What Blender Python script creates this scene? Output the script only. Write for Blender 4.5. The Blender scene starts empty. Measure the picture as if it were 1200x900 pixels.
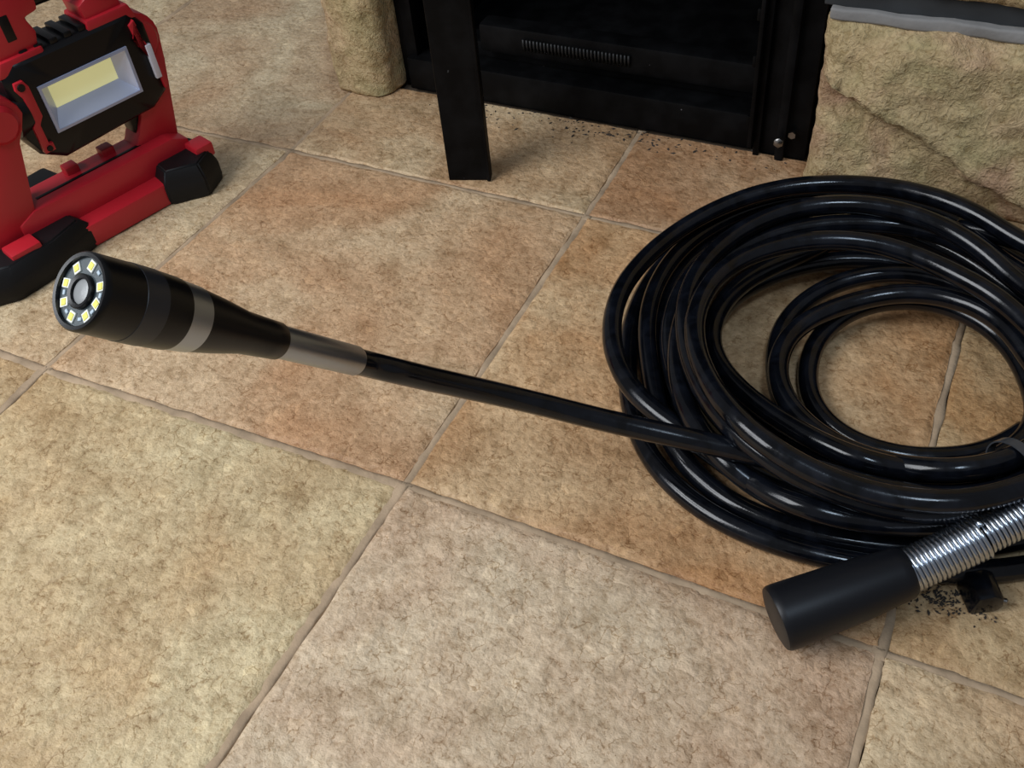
import bpy, bmesh, math, random
from mathutils import Vector, Matrix, noise

# ------------------------------------------------------------------ camera, world, lights, exposure
scene = bpy.context.scene
COL = scene.collection
cam_data = bpy.data.cameras.new('camera')
cam = bpy.data.objects.new('camera', cam_data)
COL.objects.link(cam)
cam_data.sensor_width = 36.0
cam_data.lens = 1159.3 / 1200.0 * 36.0
cam_data.clip_start = 0.01
right = Vector((0.89974253, 0.42915669, -0.07929637))
up = Vector((-0.26043424, 0.67378254, 0.69151363))
fwd = Vector((-0.35019621, 0.60153273, -0.7179979))
m = Matrix((right, up, -fwd)).transposed().to_4x4()
m.translation = Vector((0.274380525, -0.31385192, 0.503951364))
cam.matrix_world = m
scene.camera = cam

world = bpy.data.worlds.new('room_light')
scene.world = world
world.use_nodes = True
bg = world.node_tree.nodes['Background']
bg.inputs['Color'].default_value = (0.92, 0.94, 1.0, 1)
bg.inputs['Strength'].default_value = 0.18

def area(name, loc, target, sx, sy, power, color):
    d = bpy.data.lights.new(name, 'AREA')
    d.shape = 'RECTANGLE'; d.size = sx; d.size_y = sy; d.energy = power; d.color = color
    o = bpy.data.objects.new(name, d)
    COL.objects.link(o)
    o.location = loc
    o.rotation_euler = (Vector(target) - Vector(loc)).to_track_quat('-Z', 'Y').to_euler()
    return o

area('window_daylight', (-0.80, -0.82, 1.15), (-0.05, 0.05, 0.0), 0.95, 0.95, 27, (0.93, 0.96, 1.0))
area('cable_highlight_lamp', (0.7, -0.75, 2.3), (0.2, 0.2, 0.0), 0.35, 0.5, 12, (0.66, 0.82, 1.0))  # unseen lamp added for extra bluish highlights on the cable strands

scene.view_settings.view_transform = 'Standard'
scene.view_settings.look = 'None'
scene.view_settings.gamma = 1.0
scene.view_settings.use_curve_mapping = False
scene.view_settings.exposure = 0.0

# ------------------------------------------------------------------ materials
def srgb(r, g, b):
    f = lambda c: (c / 255 / 12.92) if c / 255 <= 0.04045 else ((c / 255 + 0.055) / 1.055) ** 2.4
    return (f(r), f(g), f(b), 1.0)

class NT:
    def __init__(self, name):
        self.mat = bpy.data.materials.new(name)
        self.mat.use_nodes = True
        self.nt = self.mat.node_tree
        self.b = self.nt.nodes['Principled BSDF']
    def n(self, kind, **inp):
        nd = self.nt.nodes.new(kind)
        for k, v in inp.items():
            if k.startswith('_'): setattr(nd, k[1:], v)
            else: nd.inputs[k.replace('_', ' ')].default_value = v
        return nd
    def l(self, a, ao, b, bi): self.nt.links.new(a.outputs[ao], b.inputs[bi])
    def ramp(self, src, out, stops):
        r = self.nt.nodes.new('ShaderNodeValToRGB')
        els = r.color_ramp.elements
        while len(els) < len(stops): els.new(0.5)
        for e, (p, c) in zip(els, stops): e.position = p; e.color = c
        self.l(src, out, r, 'Fac')
        return r
    def mix(self, fac, a, b, mode='MIX'):
        x = self.nt.nodes.new('ShaderNodeMix'); x.data_type = 'RGBA'; x.blend_type = mode
        for v, i in ((fac, 0), (a, 6), (b, 7)):
            if isinstance(v, tuple) and len(v) == 2: self.nt.links.new(v[0].outputs[v[1]], x.inputs[i])
            else: x.inputs[i].default_value = v
        return x

def plain(name, color, rough=0.5, metal=0.0, grain=0.0, scale=400.0, spec=0.5, vary=0.0):
    t = NT(name)
    t.b.inputs['Base Color'].default_value = color
    t.b.inputs['Roughness'].default_value = rough
    t.b.inputs['Metallic'].default_value = metal
    t.b.inputs['Specular IOR Level'].default_value = spec
    tc = t.n('ShaderNodeTexCoord')
    nz = t.n('ShaderNodeTexNoise', Scale=scale, Detail=4.0)
    t.l(tc, 'Object', nz, 'Vector')
    if grain:
        bp = t.n('ShaderNodeBump', Strength=grain, Distance=0.0005)
        t.l(nz, 'Fac', bp, 'Height'); t.l(bp, 'Normal', t.b, 'Normal')
    if vary:
        nz2 = t.n('ShaderNodeTexNoise', Scale=scale * 0.12, Detail=5.0)
        t.l(tc, 'Object', nz2, 'Vector')
        d = tuple(c * (1 - vary) for c in color[:3]) + (1,)
        e = tuple(min(1, c * (1 + vary)) for c in color[:3]) + (1,)
        r = t.ramp(nz2, 'Fac', [(0.3, d), (0.7, e)])
        t.l(r, 'Color', t.b, 'Base Color')
    return t.mat

def tile_material():
    t = NT('stone_look_tile')
    oi = t.n('ShaderNodeObjectInfo')
    tc = t.n('ShaderNodeTexCoord')
    off = t.n('ShaderNodeVectorMath', _operation='SCALE')
    off.inputs[0].default_value = (7.3, 3.1, 5.7)
    t.l(oi, 'Random', off, 'Scale')
    co = t.n('ShaderNodeVectorMath', _operation='ADD')
    t.l(tc, 'Object', co, 0); t.l(off, 'Vector', co, 1)
    def nz(scale, detail=4.0, dist=0.0, rough=0.55):
        x = t.n('ShaderNodeTexNoise', Scale=scale, Detail=detail, Distortion=dist, Roughness=rough)
        t.l(co, 'Vector', x, 'Vector'); return x
    big, mid, fine, worm, spk = nz(6, 3, 0.6), nz(42, 5, 0.3, 0.62), nz(210, 5, 0.0, 0.68), nz(75, 5, 0.5, 0.65), nz(520, 3, 0.0, 0.6)
    # irregular flakes: cells with warped coordinates
    wv = t.n('ShaderNodeTexNoise', Scale=120.0, Detail=3.0); t.l(co, 'Vector', wv, 'Vector')
    ws = t.n('ShaderNodeVectorMath', _operation='SCALE'); ws.inputs['Scale'].default_value = 0.011
    t.l(wv, 'Color', ws, 0)
    wa = t.n('ShaderNodeVectorMath', _operation='ADD'); t.l(co, 'Vector', wa, 0); t.l(ws, 'Vector', wa, 1)
    cell = t.n('ShaderNodeTexVoronoi', Scale=150.0, Randomness=1.0); t.l(wa, 'Vector', cell, 'Vector')
    edge = t.n('ShaderNodeTexVoronoi', Scale=110.0, _feature='DISTANCE_TO_EDGE'); t.l(wa, 'Vector', edge, 'Vector')
    # large cloudy drift between the tile's own tint and a rustier / paler one
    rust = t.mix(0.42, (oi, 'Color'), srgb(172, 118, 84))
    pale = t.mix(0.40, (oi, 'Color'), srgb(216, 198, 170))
    f1 = t.ramp(big, 'Fac', [(0.36, (0, 0, 0, 1)), (0.62, (1, 1, 1, 1))])
    c1 = t.mix((f1, 'Color'), (rust, 2), (pale, 2))
    f2 = t.ramp(mid, 'Fac', [(0.30, (0.76, 0.72, 0.66, 1)), (0.48, (0.98, 0.97, 0.95, 1)), (0.68, (1.12, 1.12, 1.10, 1))])
    c2 = t.mix(1.0, (c1, 2), (f2, 'Color'), 'MULTIPLY')
    f3 = t.ramp(fine, 'Fac', [(0.30, (0.62, 0.54, 0.45, 1)), (0.42, (0.90, 0.87, 0.82, 1)), (0.52, (1.0, 1.0, 0.98, 1)), (0.68, (1.16, 1.16, 1.14, 1))])
    c3 = t.mix(1.0, (c2, 2), (f3, 'Color'), 'MULTIPLY')
    cv = t.n('ShaderNodeSeparateColor'); t.l(cell, 'Color', cv, 'Color')
    f3b = t.ramp(cv, 'Red', [(0.0, (0.91, 0.89, 0.86, 1)), (0.5, (1.0, 1.0, 1.0, 1)), (0.95, (1.03, 1.03, 1.03, 1)), (1.0, (1.16, 1.16, 1.14, 1))])
    c3b = t.mix(1.0, (c3, 2), (f3b, 'Color'), 'MULTIPLY')
    # broken darker lines along the edges between flakes
    f4 = t.ramp(edge, 'Distance', [(0.01, (0.62, 0.54, 0.45, 1)), (0.05, (1, 1, 1, 1))])
    f4m = t.ramp(worm, 'Fac', [(0.42, (1, 1, 1, 1)), (0.50, (0, 0, 0, 1))])
    c4a = t.mix(1.0, (c3b, 2), (f4, 'Color'), 'MULTIPLY')
    c4 = t.mix((f4m, 'Color'), (c3b, 2), (c4a, 2))
    f5 = t.ramp(spk, 'Fac', [(0.31, (0.45, 0.36, 0.27, 1)), (0.37, (1, 1, 1, 1))])
    c5 = t.mix(0.7, (c4, 2), (f5, 'Color'), 'MULTIPLY')
    t.l(c5, 2, t.b, 'Base Color')
    rr = t.ramp(mid, 'Fac', [(0.3, (0.40, 0.40, 0.40, 1)), (0.7, (0.60, 0.60, 0.60, 1))])
    t.l(rr, 'Color', t.b, 'Roughness')
    t.b.inputs['Specular IOR Level'].default_value = 0.35
    h = t.n('ShaderNodeMath', _operation='ADD'); t.l(fine, 'Fac', h, 0); t.l(mid, 'Fac', h, 1)
    h2 = t.n('ShaderNodeMath', _operation='MULTIPLY_ADD'); t.l(cell, 'Distance', h2, 0); h2.inputs[1].default_value = -0.7; t.l(h, 'Value', h2, 2)
    bp = t.n('ShaderNodeBump', Strength=0.6, Distance=0.0020)
    t.l(h2, 'Value', bp, 'Height')
    bp2 = t.n('ShaderNodeBump', Strength=0.4, Distance=0.0025)
    t.l(worm, 'Fac', bp2, 'Height'); t.l(bp, 'Normal', bp2, 'Normal')
    t.l(bp2, 'Normal', t.b, 'Normal')
    return t.mat

def stone_material():
    t = NT('split_face_limestone')
    tc = t.n('ShaderNodeTexCoord')
    def nz(scale, detail=5.0, dist=0.0, rough=0.6):
        x = t.n('ShaderNodeTexNoise', Scale=scale, Detail=detail, Distortion=dist, Roughness=rough)
        t.l(tc, 'Object', x, 'Vector'); return x
    big, mid, fine, spk = nz(14, 3, 0.5), nz(60, 5, 0.8), nz(230, 5, 1.0), nz(330, 3)
    c1 = t.ramp(big, 'Fac', [(0.33, srgb(166, 154, 116)), (0.5, srgb(188, 166, 130)), (0.66, srgb(184, 152, 126))])
    f2 = t.ramp(mid, 'Fac', [(0.3, (0.72, 0.70, 0.62, 1)), (0.65, (1.08, 1.07, 1.04, 1))])
    c2 = t.mix(1.0, (c1, 'Color'), (f2, 'Color'), 'MULTIPLY')
    f3 = t.ramp(fine, 'Fac', [(0.3, (0.66, 0.60, 0.50, 1)), (0.5, (1, 1, 1, 1)), (0.72, (1.16, 1.14, 1.1, 1))])
    c3 = t.mix(1.0, (c2, 2), (f3, 'Color'), 'MULTIPLY')
    f4 = t.ramp(spk, 'Fac', [(0.26, (0.4, 0.33, 0.25, 1)), (0.32, (1, 1, 1, 1))])
    c4 = t.mix(0.9, (c3, 2), (f4, 'Color'), 'MULTIPLY')
    t.l(c4, 2, t.b, 'Base Color')
    t.b.inputs['Roughness'].default_value = 0.85
    t.b.inputs['Specular IOR Level'].default_value = 0.2
    h = t.n('ShaderNodeMath', _operation='ADD'); t.l(fine, 'Fac', h, 0); t.l(mid, 'Fac', h, 1)
    bp = t.n('ShaderNodeBump', Strength=0.8, Distance=0.004)
    t.l(h, 'Value', bp, 'Height'); t.l(bp, 'Normal', t.b, 'Normal')
    return t.mat

def sooty_metal():
    t = NT('black_painted_steel')
    tc = t.n('ShaderNodeTexCoord')
    nz = t.n('ShaderNodeTexNoise', Scale=45.0, Detail=6.0); t.l(tc, 'Object', nz, 'Vector')
    sp = t.n('ShaderNodeTexNoise', Scale=120.0, Detail=2.0); t.l(tc, 'Object', sp, 'Vector')
    c1 = t.ramp(nz, 'Fac', [(0.4, (0.0018, 0.0018, 0.002, 1)), (0.75, (0.006, 0.006, 0.0065, 1))])
    f = t.ramp(sp, 'Fac', [(0.775, (0, 0, 0, 1)), (0.80, (1, 1, 1, 1))])
    c2 = t.mix((f, 'Color'), (c1, 'Color'), (0.12, 0.12, 0.12, 1))
    t.l(c2, 2, t.b, 'Base Color')
    t.b.inputs['Roughness'].default_value = 0.5
    t.b.inputs['Specular IOR Level'].default_value = 0.09
    bp = t.n('ShaderNodeBump', Strength=0.15, Distance=0.001)
    t.l(nz, 'Fac', bp, 'Height'); t.l(bp, 'Normal', t.b, 'Normal')
    return t.mat

def cable_material():
    t = NT('black_cable_jacket')
    tc = t.n('ShaderNodeTexCoord')
    nz = t.n('ShaderNodeTexNoise', Scale=60.0, Detail=6.0, Distortion=1.0); t.l(tc, 'Object', nz, 'Vector')
    fn = t.n('ShaderNodeTexNoise', Scale=900.0, Detail=3.0); t.l(tc, 'Object', fn, 'Vector')
    c1 = t.ramp(nz, 'Fac', [(0.4, (0.0020, 0.0024, 0.0036, 1)), (0.75, (0.006, 0.0075, 0.012, 1))])
    t.l(c1, 'Color', t.b, 'Base Color')
    rr = t.ramp(nz, 'Fac', [(0.35, (0.10, 0.10, 0.10, 1)), (0.7, (0.24, 0.24, 0.24, 1))])
    t.l(rr, 'Color', t.b, 'Roughness')
    t.b.inputs['Specular IOR Level'].default_value = 0.38
    bp = t.n('ShaderNodeBump', Strength=0.06, Distance=0.0005)
    t.l(fn, 'Fac', bp, 'Height'); t.l(bp, 'Normal', t.b, 'Normal')
    return t.mat

M = dict(
    tile=tile_material(), stone=stone_material(), steel_black=sooty_metal(), cable=cable_material(), steel_dull=plain('worn_dark_steel', (0.02, 0.02, 0.02, 1), 0.5, 0.3),
    grout=plain('grey_grout', srgb(168, 145, 119), 0.9, grain=0.9, scale=350, spec=0.2, vary=0.30),
    bed=plain('dark_joint_bed', srgb(92, 80, 68), 0.95, spec=0.1),
    mortar=plain('pale_grey_mortar', srgb(128, 126, 124), 0.9, grain=0.6, scale=300, spec=0.2, vary=0.15),
    strip_grey=plain('dark_grey_strip', srgb(44, 47, 50), 0.7, grain=0.3, scale=200, vary=0.2),
    red=plain('red_plastic', srgb(178, 30, 42), 0.38, grain=0.05, scale=900),
    black_plastic=plain('black_plastic', (0.004, 0.004, 0.0048, 1), 0.34, grain=0.06, scale=900, spec=0.28),
    black_rubber=plain('black_rubber', (0.005, 0.005, 0.0056, 1), 0.5, grain=0.15, scale=700, spec=0.25),
    reflector=plain('satin_reflector', srgb(206, 213, 234), 0.32, 0.35),
    reflector_frame=plain('pale_reflector_frame', srgb(165, 175, 205), 0.35, 0.3),
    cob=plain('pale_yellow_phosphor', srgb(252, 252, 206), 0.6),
    white_label=plain('white_strip', srgb(205, 205, 215), 0.5),
    head_black=plain('satin_black_housing', (0.0035, 0.0035, 0.0045, 1), 0.33, grain=0.04, scale=900, spec=0.35),
    head_grey=plain('charcoal_ring', (0.020, 0.021, 0.026, 1), 0.4),
    steel=plain('brushed_steel', (0.39, 0.42, 0.47, 1), 0.33, 0.95, grain=0.1, scale=500),
    spring=plain('bright_spring_steel', (0.50, 0.54, 0.60, 1), 0.22, 1.0),
    pcb=plain('dark_circuit_board', srgb(58, 68, 72), 0.35),
    led_white=plain('white_led_package', srgb(228, 228, 218), 0.5),
    led_yellow=plain('yellow_led_phosphor', srgb(224, 214, 96), 0.5),
    lens=plain('grey_lens', srgb(135, 136, 136), 0.3),
    chip=plain('pale_component', srgb(170, 185, 195), 0.4),
    cap=plain('matte_black_cap', (0.005, 0.0055, 0.0075, 1), 0.42, grain=0.05, scale=900, spec=0.3),
    tie=plain('smoky_cable_tie', srgb(60, 62, 66), 0.25),
    crumb=plain('dark_grit', srgb(52, 46, 40), 0.9),
    nut=plain('dull_nut', (0.25, 0.24, 0.23, 1), 0.3, 1.0),
)

_b = M['cob'].node_tree.nodes['Principled BSDF']          # faint emission added to brighten the lamp's switched-off LED strip
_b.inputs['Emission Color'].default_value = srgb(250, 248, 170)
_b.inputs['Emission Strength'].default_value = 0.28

# ------------------------------------------------------------------ mesh helpers
def mesh_obj(name, verts, faces, mat, parent=None, smooth=False, mtx=None):
    me = bpy.data.meshes.new(name)
    me.from_pydata([tuple(v) for v in verts], [], faces)
    bm = bmesh.new(); bm.from_mesh(me)
    bmesh.ops.recalc_face_normals(bm, faces=bm.faces)
    bm.to_mesh(me); bm.free()
    return link(name, me, mat, parent, smooth, mtx)

def link(name, me, mat, parent=None, smooth=False, mtx=None):
    me.materials.append(mat)
    if smooth:
        me.polygons.foreach_set('use_smooth', [True] * len(me.polygons))
        if smooth == 'auto':
            me.set_sharp_from_angle(angle=math.radians(40))
    o = bpy.data.objects.new(name, me)
    COL.objects.link(o)
    if mtx is not None: o.matrix_local = mtx
    if parent: o.parent = parent
    return o

def bm_obj(name, bm, mat, parent=None, smooth=False, mtx=None):
    bmesh.ops.recalc_face_normals(bm, faces=bm.faces)
    me = bpy.data.meshes.new(name); bm.to_mesh(me); bm.free()
    return link(name, me, mat, parent, smooth, mtx)

def tag(o, label=None, cat=None, group=None, kind=None):
    if label: o['label'] = label
    if cat: o['category'] = cat
    if group: o['group'] = group
    if kind: o['kind'] = kind
    return o

def empty(name, loc=(0, 0, 0), rz=0.0):
    o = bpy.data.objects.new(name, None); COL.objects.link(o)
    o.location = loc; o.rotation_euler = (0, 0, rz); o.empty_display_size = 0.02
    return o

def bm_box(bm, a, b, bevel=0.0, seg=2):
    c = [(x + y) / 2 for x, y in zip(a, b)]; s = [abs(y - x) for x, y in zip(a, b)]
    r = bmesh.ops.create_cube(bm, size=1.0, matrix=Matrix.Translation(c) @ Matrix.Diagonal((*s, 1)))
    if bevel:
        ed = list({e for v in r['verts'] for e in v.link_edges})
        bmesh.ops.bevel(bm, geom=ed, offset=bevel, segments=seg, affect='EDGES', profile=0.6)

def box(name, a, b, mat, parent=None, bevel=0.001, seg=2, mtx=None):
    bm = bmesh.new(); bm_box(bm, a, b, bevel, seg)
    return bm_obj(name, bm, mat, parent, 'auto', mtx)

def prism(name, outline, y0, y1, mat, parent=None, bevel=0.0015, axis='y', mtx=None, seg=2):
    """outline in (x,z) pushed along y, or in (x,y) pushed along z; y0 may be a list of per-corner inset for the far side"""
    bm = bmesh.new()
    f = (lambda p, h: (p[0], h, p[1])) if axis == 'y' else (lambda p, h: (p[0], p[1], h))
    va = [bm.verts.new(f(p, y0)) for p in outline]
    vb = [bm.verts.new(f(p, y1)) for p in outline]
    n = len(outline)
    bm.faces.new(va); bm.faces.new(vb[::-1])
    for i in range(n): bm.faces.new((va[i], vb[i], vb[(i + 1) % n], va[(i + 1) % n]))
    bmesh.ops.recalc_face_normals(bm, faces=bm.faces)
    if bevel: bmesh.ops.bevel(bm, geom=list(bm.edges), offset=bevel, segments=seg, affect='EDGES', profile=0.6)
    return bm_obj(name, bm, mat, parent, 'auto', mtx)

def frame_of(axis, hint=Vector((0, 0, 1))):
    a = Vector(axis).normalized()
    x = hint - a * hint.dot(a)
    if x.length < 1e-4: x = Vector((1, 0, 0)) - a * a.x
    x.normalize()
    return x, a.cross(x), a

def lathe(name, prof, mat, parent, origin, axis, seg=48, hint=Vector((0, 0, 1)), closed=False):
    """prof = [(distance along axis, radius)]"""
    x, y, a = frame_of(axis, hint); o = Vector(origin)
    vs, fs = [], []
    n = len(prof)
    for t, r in prof:
        for k in range(seg):
            w = 2 * math.pi * k / seg
            vs.append(o + a * t + x * (r * math.cos(w)) + y * (r * math.sin(w)))
    rows = n if closed else n - 1
    for i in range(rows):
        j = (i + 1) % n
        for k in range(seg):
            k2 = (k + 1) % seg
            fs.append((i * seg + k, i * seg + k2, j * seg + k2, j * seg + k))
    if not closed:
        if prof[0][1] > 1e-6: fs.append(tuple(range(seg))[::-1])
        if prof[-1][1] > 1e-6: fs.append(tuple((n - 1) * seg + k for k in range(seg)))
    return mesh_obj(name, vs, fs, mat, parent, 'auto')

def catmull(P, sub):
    out = []
    n = len(P)
    for i in range(n - 1):
        p0, p1, p2, p3 = P[max(i - 1, 0)], P[i], P[i + 1], P[min(i + 2, n - 1)]
        for s in range(sub):
            t = s / sub
            out.append(0.5 * ((2 * p1) + (p2 - p0) * t + (2 * p0 - 5 * p1 + 4 * p2 - p3) * t * t + (3 * p1 - p0 - 3 * p2 + p3) * t ** 3))
    out.append(P[-1])
    return out

def tube_data(pts, r, seg=14, caps=True):
    vs, fs = [], []
    n = len(pts)
    nrm = None
    for i, p in enumerate(pts):
        t = (pts[min(i + 1, n - 1)] - pts[max(i - 1, 0)]).normalized()
        if nrm is None: nrm = frame_of(t)[0]
        nrm = (nrm - t * nrm.dot(t)).normalized()
        b = t.cross(nrm)
        for k in range(seg):
            w = 2 * math.pi * k / seg
            vs.append(p + nrm * (r * math.cos(w)) + b * (r * math.sin(w)))
    for i in range(n - 1):
        for k in range(seg):
            k2 = (k + 1) % seg
            fs.append((i * seg + k, i * seg + k2, (i + 1) * seg + k2, (i + 1) * seg + k))
    if caps:
        fs.append(tuple(range(seg))[::-1]); fs.append(tuple((n - 1) * seg + k for k in range(seg)))
    return vs, fs

def tube(name, pts, r, mat, parent, seg=14):
    vs, fs = tube_data(pts, r, seg)
    return mesh_obj(name, vs, fs, mat, parent, True)

# ------------------------------------------------------------------ floor: grout bed and tiles
T = 0.305
random.seed(4)
floor = box('floor', (-1.9, -1.0, -0.04), (1.25, 1.3, -0.0040), M['bed'], None, 0)
tag(floor, 'beige stone-look tiled floor with thin grey grout joints', kind='structure')

GRID = {(0, 0): (0.002, 0.001), (0, 1): (0.002, 0.309), (-1, 1): (-0.302, 0.311), (-1, 0): (-0.313, -0.005), (1, 0): (0.305, -0.001)}
def corner(u, v):
    if (u, v) in GRID: x, y = GRID[(u, v)]
    else: x, y = u * T, v * T
    return x, y
TINT = {(-1, -1): srgb(200, 180, 136), (-1, 0): srgb(194, 158, 120), (0, -1): srgb(203, 182, 156), (0, 0): srgb(190, 148, 100),
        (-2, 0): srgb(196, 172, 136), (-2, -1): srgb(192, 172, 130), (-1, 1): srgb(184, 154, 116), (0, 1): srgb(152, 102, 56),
        (-2, 1): srgb(186, 168, 138), (-3, 1): srgb(194, 176, 142), (1, 0): srgb(180, 150, 104), (1, -1): srgb(200, 172, 134)}

def make_tile(u, v):
    g = 0.0026
    c = [Vector((*corner(u, v), 0)), Vector((*corner(u + 1, v), 0)), Vector((*corner(u + 1, v + 1), 0)), Vector((*corner(u, v + 1), 0))]
    if v == 1 and u >= -1:
        c[2].y = 0.447; c[3].y = 0.447
    cen = (c[0] + c[1] + c[2] + c[3]) / 4
    ins = []
    for p in c:
        ins.append(Vector((p.x - math.copysign(g, p.x - cen.x), p.y - math.copysign(g, p.y - cen.y), 0)) - cen)
    near = -3 <= u <= 1 and -1 <= v <= 1
    N = 64 if near else 10
    seed = Vector((u * 13.7, v * 9.1, 4.2))
    vs, fs = [], []
    lift = random.uniform(-0.0005, 0.0004)
    for j in range(N + 1):
        for i in range(N + 1):
            s = i / N; t = j / N
            s = 0.5 - 0.5 * math.cos(math.pi * s) if near else s      # denser rows near the rim
            t = 0.5 - 0.5 * math.cos(math.pi * t) if near else t
            p = ins[0] * (1 - s) * (1 - t) + ins[1] * s * (1 - t) + ins[2] * s * t + ins[3] * (1 - s) * t
            q = p + cen
            e = min(s, 1 - s, t, 1 - t) * T
            wob = 0.0009 * math.exp(-(e / 0.006) ** 2)
            nn = noise.noise(q * 60 + seed) + 0.9 * noise.noise(q * 190 + seed); nm = noise.noise(q * 61 + seed + Vector((9, 3, 1))) + 0.9 * noise.noise(q * 190 + seed + Vector((4, 8, 1)))
            p = p + Vector((nn, nm, 0)) * wob
            z = lift + 0.0006 * noise.noise(q * 22 + seed) + 0.00045 * noise.noise(q * 90 + seed)
            z -= 0.0011 * math.exp(-(e / 0.0022) ** 2)
            vs.append(Vector((p.x, p.y, z)))
            
    W = N + 1
    for j in range(N):
        for i in range(N): fs.append((j * W + i, j * W + i + 1, (j + 1) * W + i + 1, (j + 1) * W + i))
    ring = [i for i in range(W)] + [j * W + N for j in range(1, W)] + [N * W + i for i in range(N - 1, -1, -1)] + [j * W for j in range(N - 1, 0, -1)]
    b0 = len(vs)
    for k in ring: vs.append(Vector((vs[k].x, vs[k].y, -0.008)))
    L = len(ring)
    for k in range(L): fs.append((ring[k], ring[(k + 1) % L], b0 + (k + 1) % L, b0 + k))
    o = mesh_obj('tile', vs, fs, M['tile'], None, True, Matrix.Translation(cen))
    o.parent = floor
    rc = random.Random(u * 31 + v * 7)
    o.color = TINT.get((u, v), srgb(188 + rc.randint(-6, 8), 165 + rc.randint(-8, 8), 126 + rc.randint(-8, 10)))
    return o

for v in range(-2, 4):
    for u in range(-6, 3):
        if v >= 2 and u >= -1: continue
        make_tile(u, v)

def grout_strip(p, q, side, seed):
    p, q = Vector((*p, 0)), Vector((*q, 0))
    d = (q - p).normalized(); nrm = Vector((-d.y, d.x, 0))
    n = max(8, int((q - p).length / 0.004))
    vs, fs = [], []
    for i in range(n + 1):
        c = p.lerp(q, i / n)
        s1 = noise.noise(c * 60 + Vector((seed, 0, 0))); s2 = noise.noise(c * 60 + Vector((0, seed, 5))); s3 = noise.noise(c * 130 + Vector((2, seed, 5)))
        
        a, b = 0.0052, 0.0052
        if side > 0: b = 0.0024 + 0.0016 * s2
        else: a = 0.0024 + 0.0016 * s1
        top = -0.0011 + 0.0005 * s3
        for off, z in ((a, -0.0045), (a - 0.0002, top), (0, top - 0.0002), (-b + 0.0002, top), (-b, -0.0045)):
            vs.append(c + nrm * off + Vector((0, 0, z)))
    for i in range(n):
        for k in range(4): fs.append((i * 5 + k, i * 5 + k + 1, (i + 1) * 5 + k + 1, (i + 1) * 5 + k))
    mesh_obj('grout_joint', vs, fs, M['grout'], floor, True)
for v in range(-2, 4):
    for u in range(-6, 3):
        if not (v >= 2 and u >= -1): grout_strip(corner(u, v), corner(u + 1, v), -1, u + v * 3.3)
        a_, b_ = corner(u, v), corner(u, v + 1)
        if v == 1 and u >= -1: b_ = (b_[0], 0.447)
        if not (v >= 2 and u >= 0): grout_strip(a_, b_, 1 if v < 0 or u > 0 else -1, u * 2.1 + v)

# ------------------------------------------------------------------ stone walls of the fireplace
def stone(name, a, b, parent, hfun=None, cuts=44, amp=1.0, seed=0.0):
    """rough block: a finely divided box whose faces are broken up; hfun(x,z) pushes the front (-y) face out"""
    bm = bmesh.new()
    sx, sy, sz = (b[k] - a[k] for k in range(3))
    big = max(sx, sy, sz)
    step = big / cuts
    nx, ny, nz_ = (max(2, int(round(s / step))) for s in (sx, sy, sz))
    vm = {}
    def vert(i, j, k):
        key = (i, j, k)
        if key not in vm: vm[key] = bm.verts.new((a[0] + sx * i / nx, a[1] + sy * j / ny, a[2] + sz * k / nz_))
        return vm[key]
    for i in range(nx):
        for k in range(nz_):
            for j in (0, ny): bm.faces.new((vert(i, j, k), vert(i + 1, j, k), vert(i + 1, j, k + 1), vert(i, j, k + 1)))
        for j in range(ny):
            for k in (0, nz_): bm.faces.new((vert(i, j, k), vert(i + 1, j, k), vert(i + 1, j + 1, k), vert(i, j + 1, k)))
    for j in range(ny):
        for k in range(nz_):
            for i in (0, nx): bm.faces.new((vert(i, j, k), vert(i, j + 1, k), vert(i, j + 1, k + 1), vert(i, j, k + 1)))
    S = Vector((seed, seed * 1.7, seed * 0.6))
    for v in bm.verts:
        p = v.co.copy()
        d = Vector((noise.noise(p * 30 + S), noise.noise(p * 30 + S + Vector((5, 1, 2))), noise.noise(p * 30 + S + Vector((1, 7, 3))))) * 0.0035
        d += Vector((noise.noise(p * 95 + S), noise.noise(p * 95 + S + Vector((5, 1, 2))), noise.noise(p * 95 + S + Vector((1, 7, 3))))) * 0.0016
        r = noise.noise(p * 210 + S) * 0.0009
        d *= amp
        if abs(p.z - a[2]) < 1e-6: d.z = abs(d.z) * 0.2
        if p.y < a[1] + 1e-6:
            edge = min(p.x - a[0], b[0] - p.x, p.z - a[2] + 0.01, b[2] - p.z)
            w = min(1, max(0, edge / 0.012)) ** 0.5
            if hfun: d.y -= hfun(p.x, p.z) * w
            d.y += r
        v.co = p + d
    return bm_obj(name, bm, M['stone'], parent, True)

def block_face(x, z):
    # a broken ridge running down to the right: proud above it, undercut below it
    n1 = noise.noise(Vector((x * 26, z * 26, 1))); n2 = noise.noise(Vector((x * 70, z * 70, 2)))
    line = 0.106 - (x - 0.172) * 0.53 + 0.010 * n1 + 0.004 * n2
    s = z - line
    if s > 0:                                   # upper mass: leans back towards the top edge
        h = 0.024 - 0.10 * s
        # planes split off the upper mass
        h -= 0.05 * max(0.0, 0.5 * (x - 0.225) - (0.15 - z) * 0.9 + 0.010 * n1)
        w = x - 0.205 - (z - 0.11) * 0.5
        if w < 0: h -= min(0.012, -w * 0.45)     # chipped upper left corner
    else:                                       # lower mass falls back under the ridge, then swells again
        k = min(1.0, -s / 0.010)
        h = 0.024 - 0.018 * k + 0.07 * max(0.0, -s - 0.028)
    v = noise.voronoi(Vector((x * 38 + n1 * 0.5, 1.3, z * 38)))[0]
    h += 0.006 * (v[1] - v[0]) * 0.6
    h += 0.0028 * n1 + 0.0018 * n2 + 0.0012 * noise.noise(Vector((x * 160, z * 160, 6)))
    return h

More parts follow.
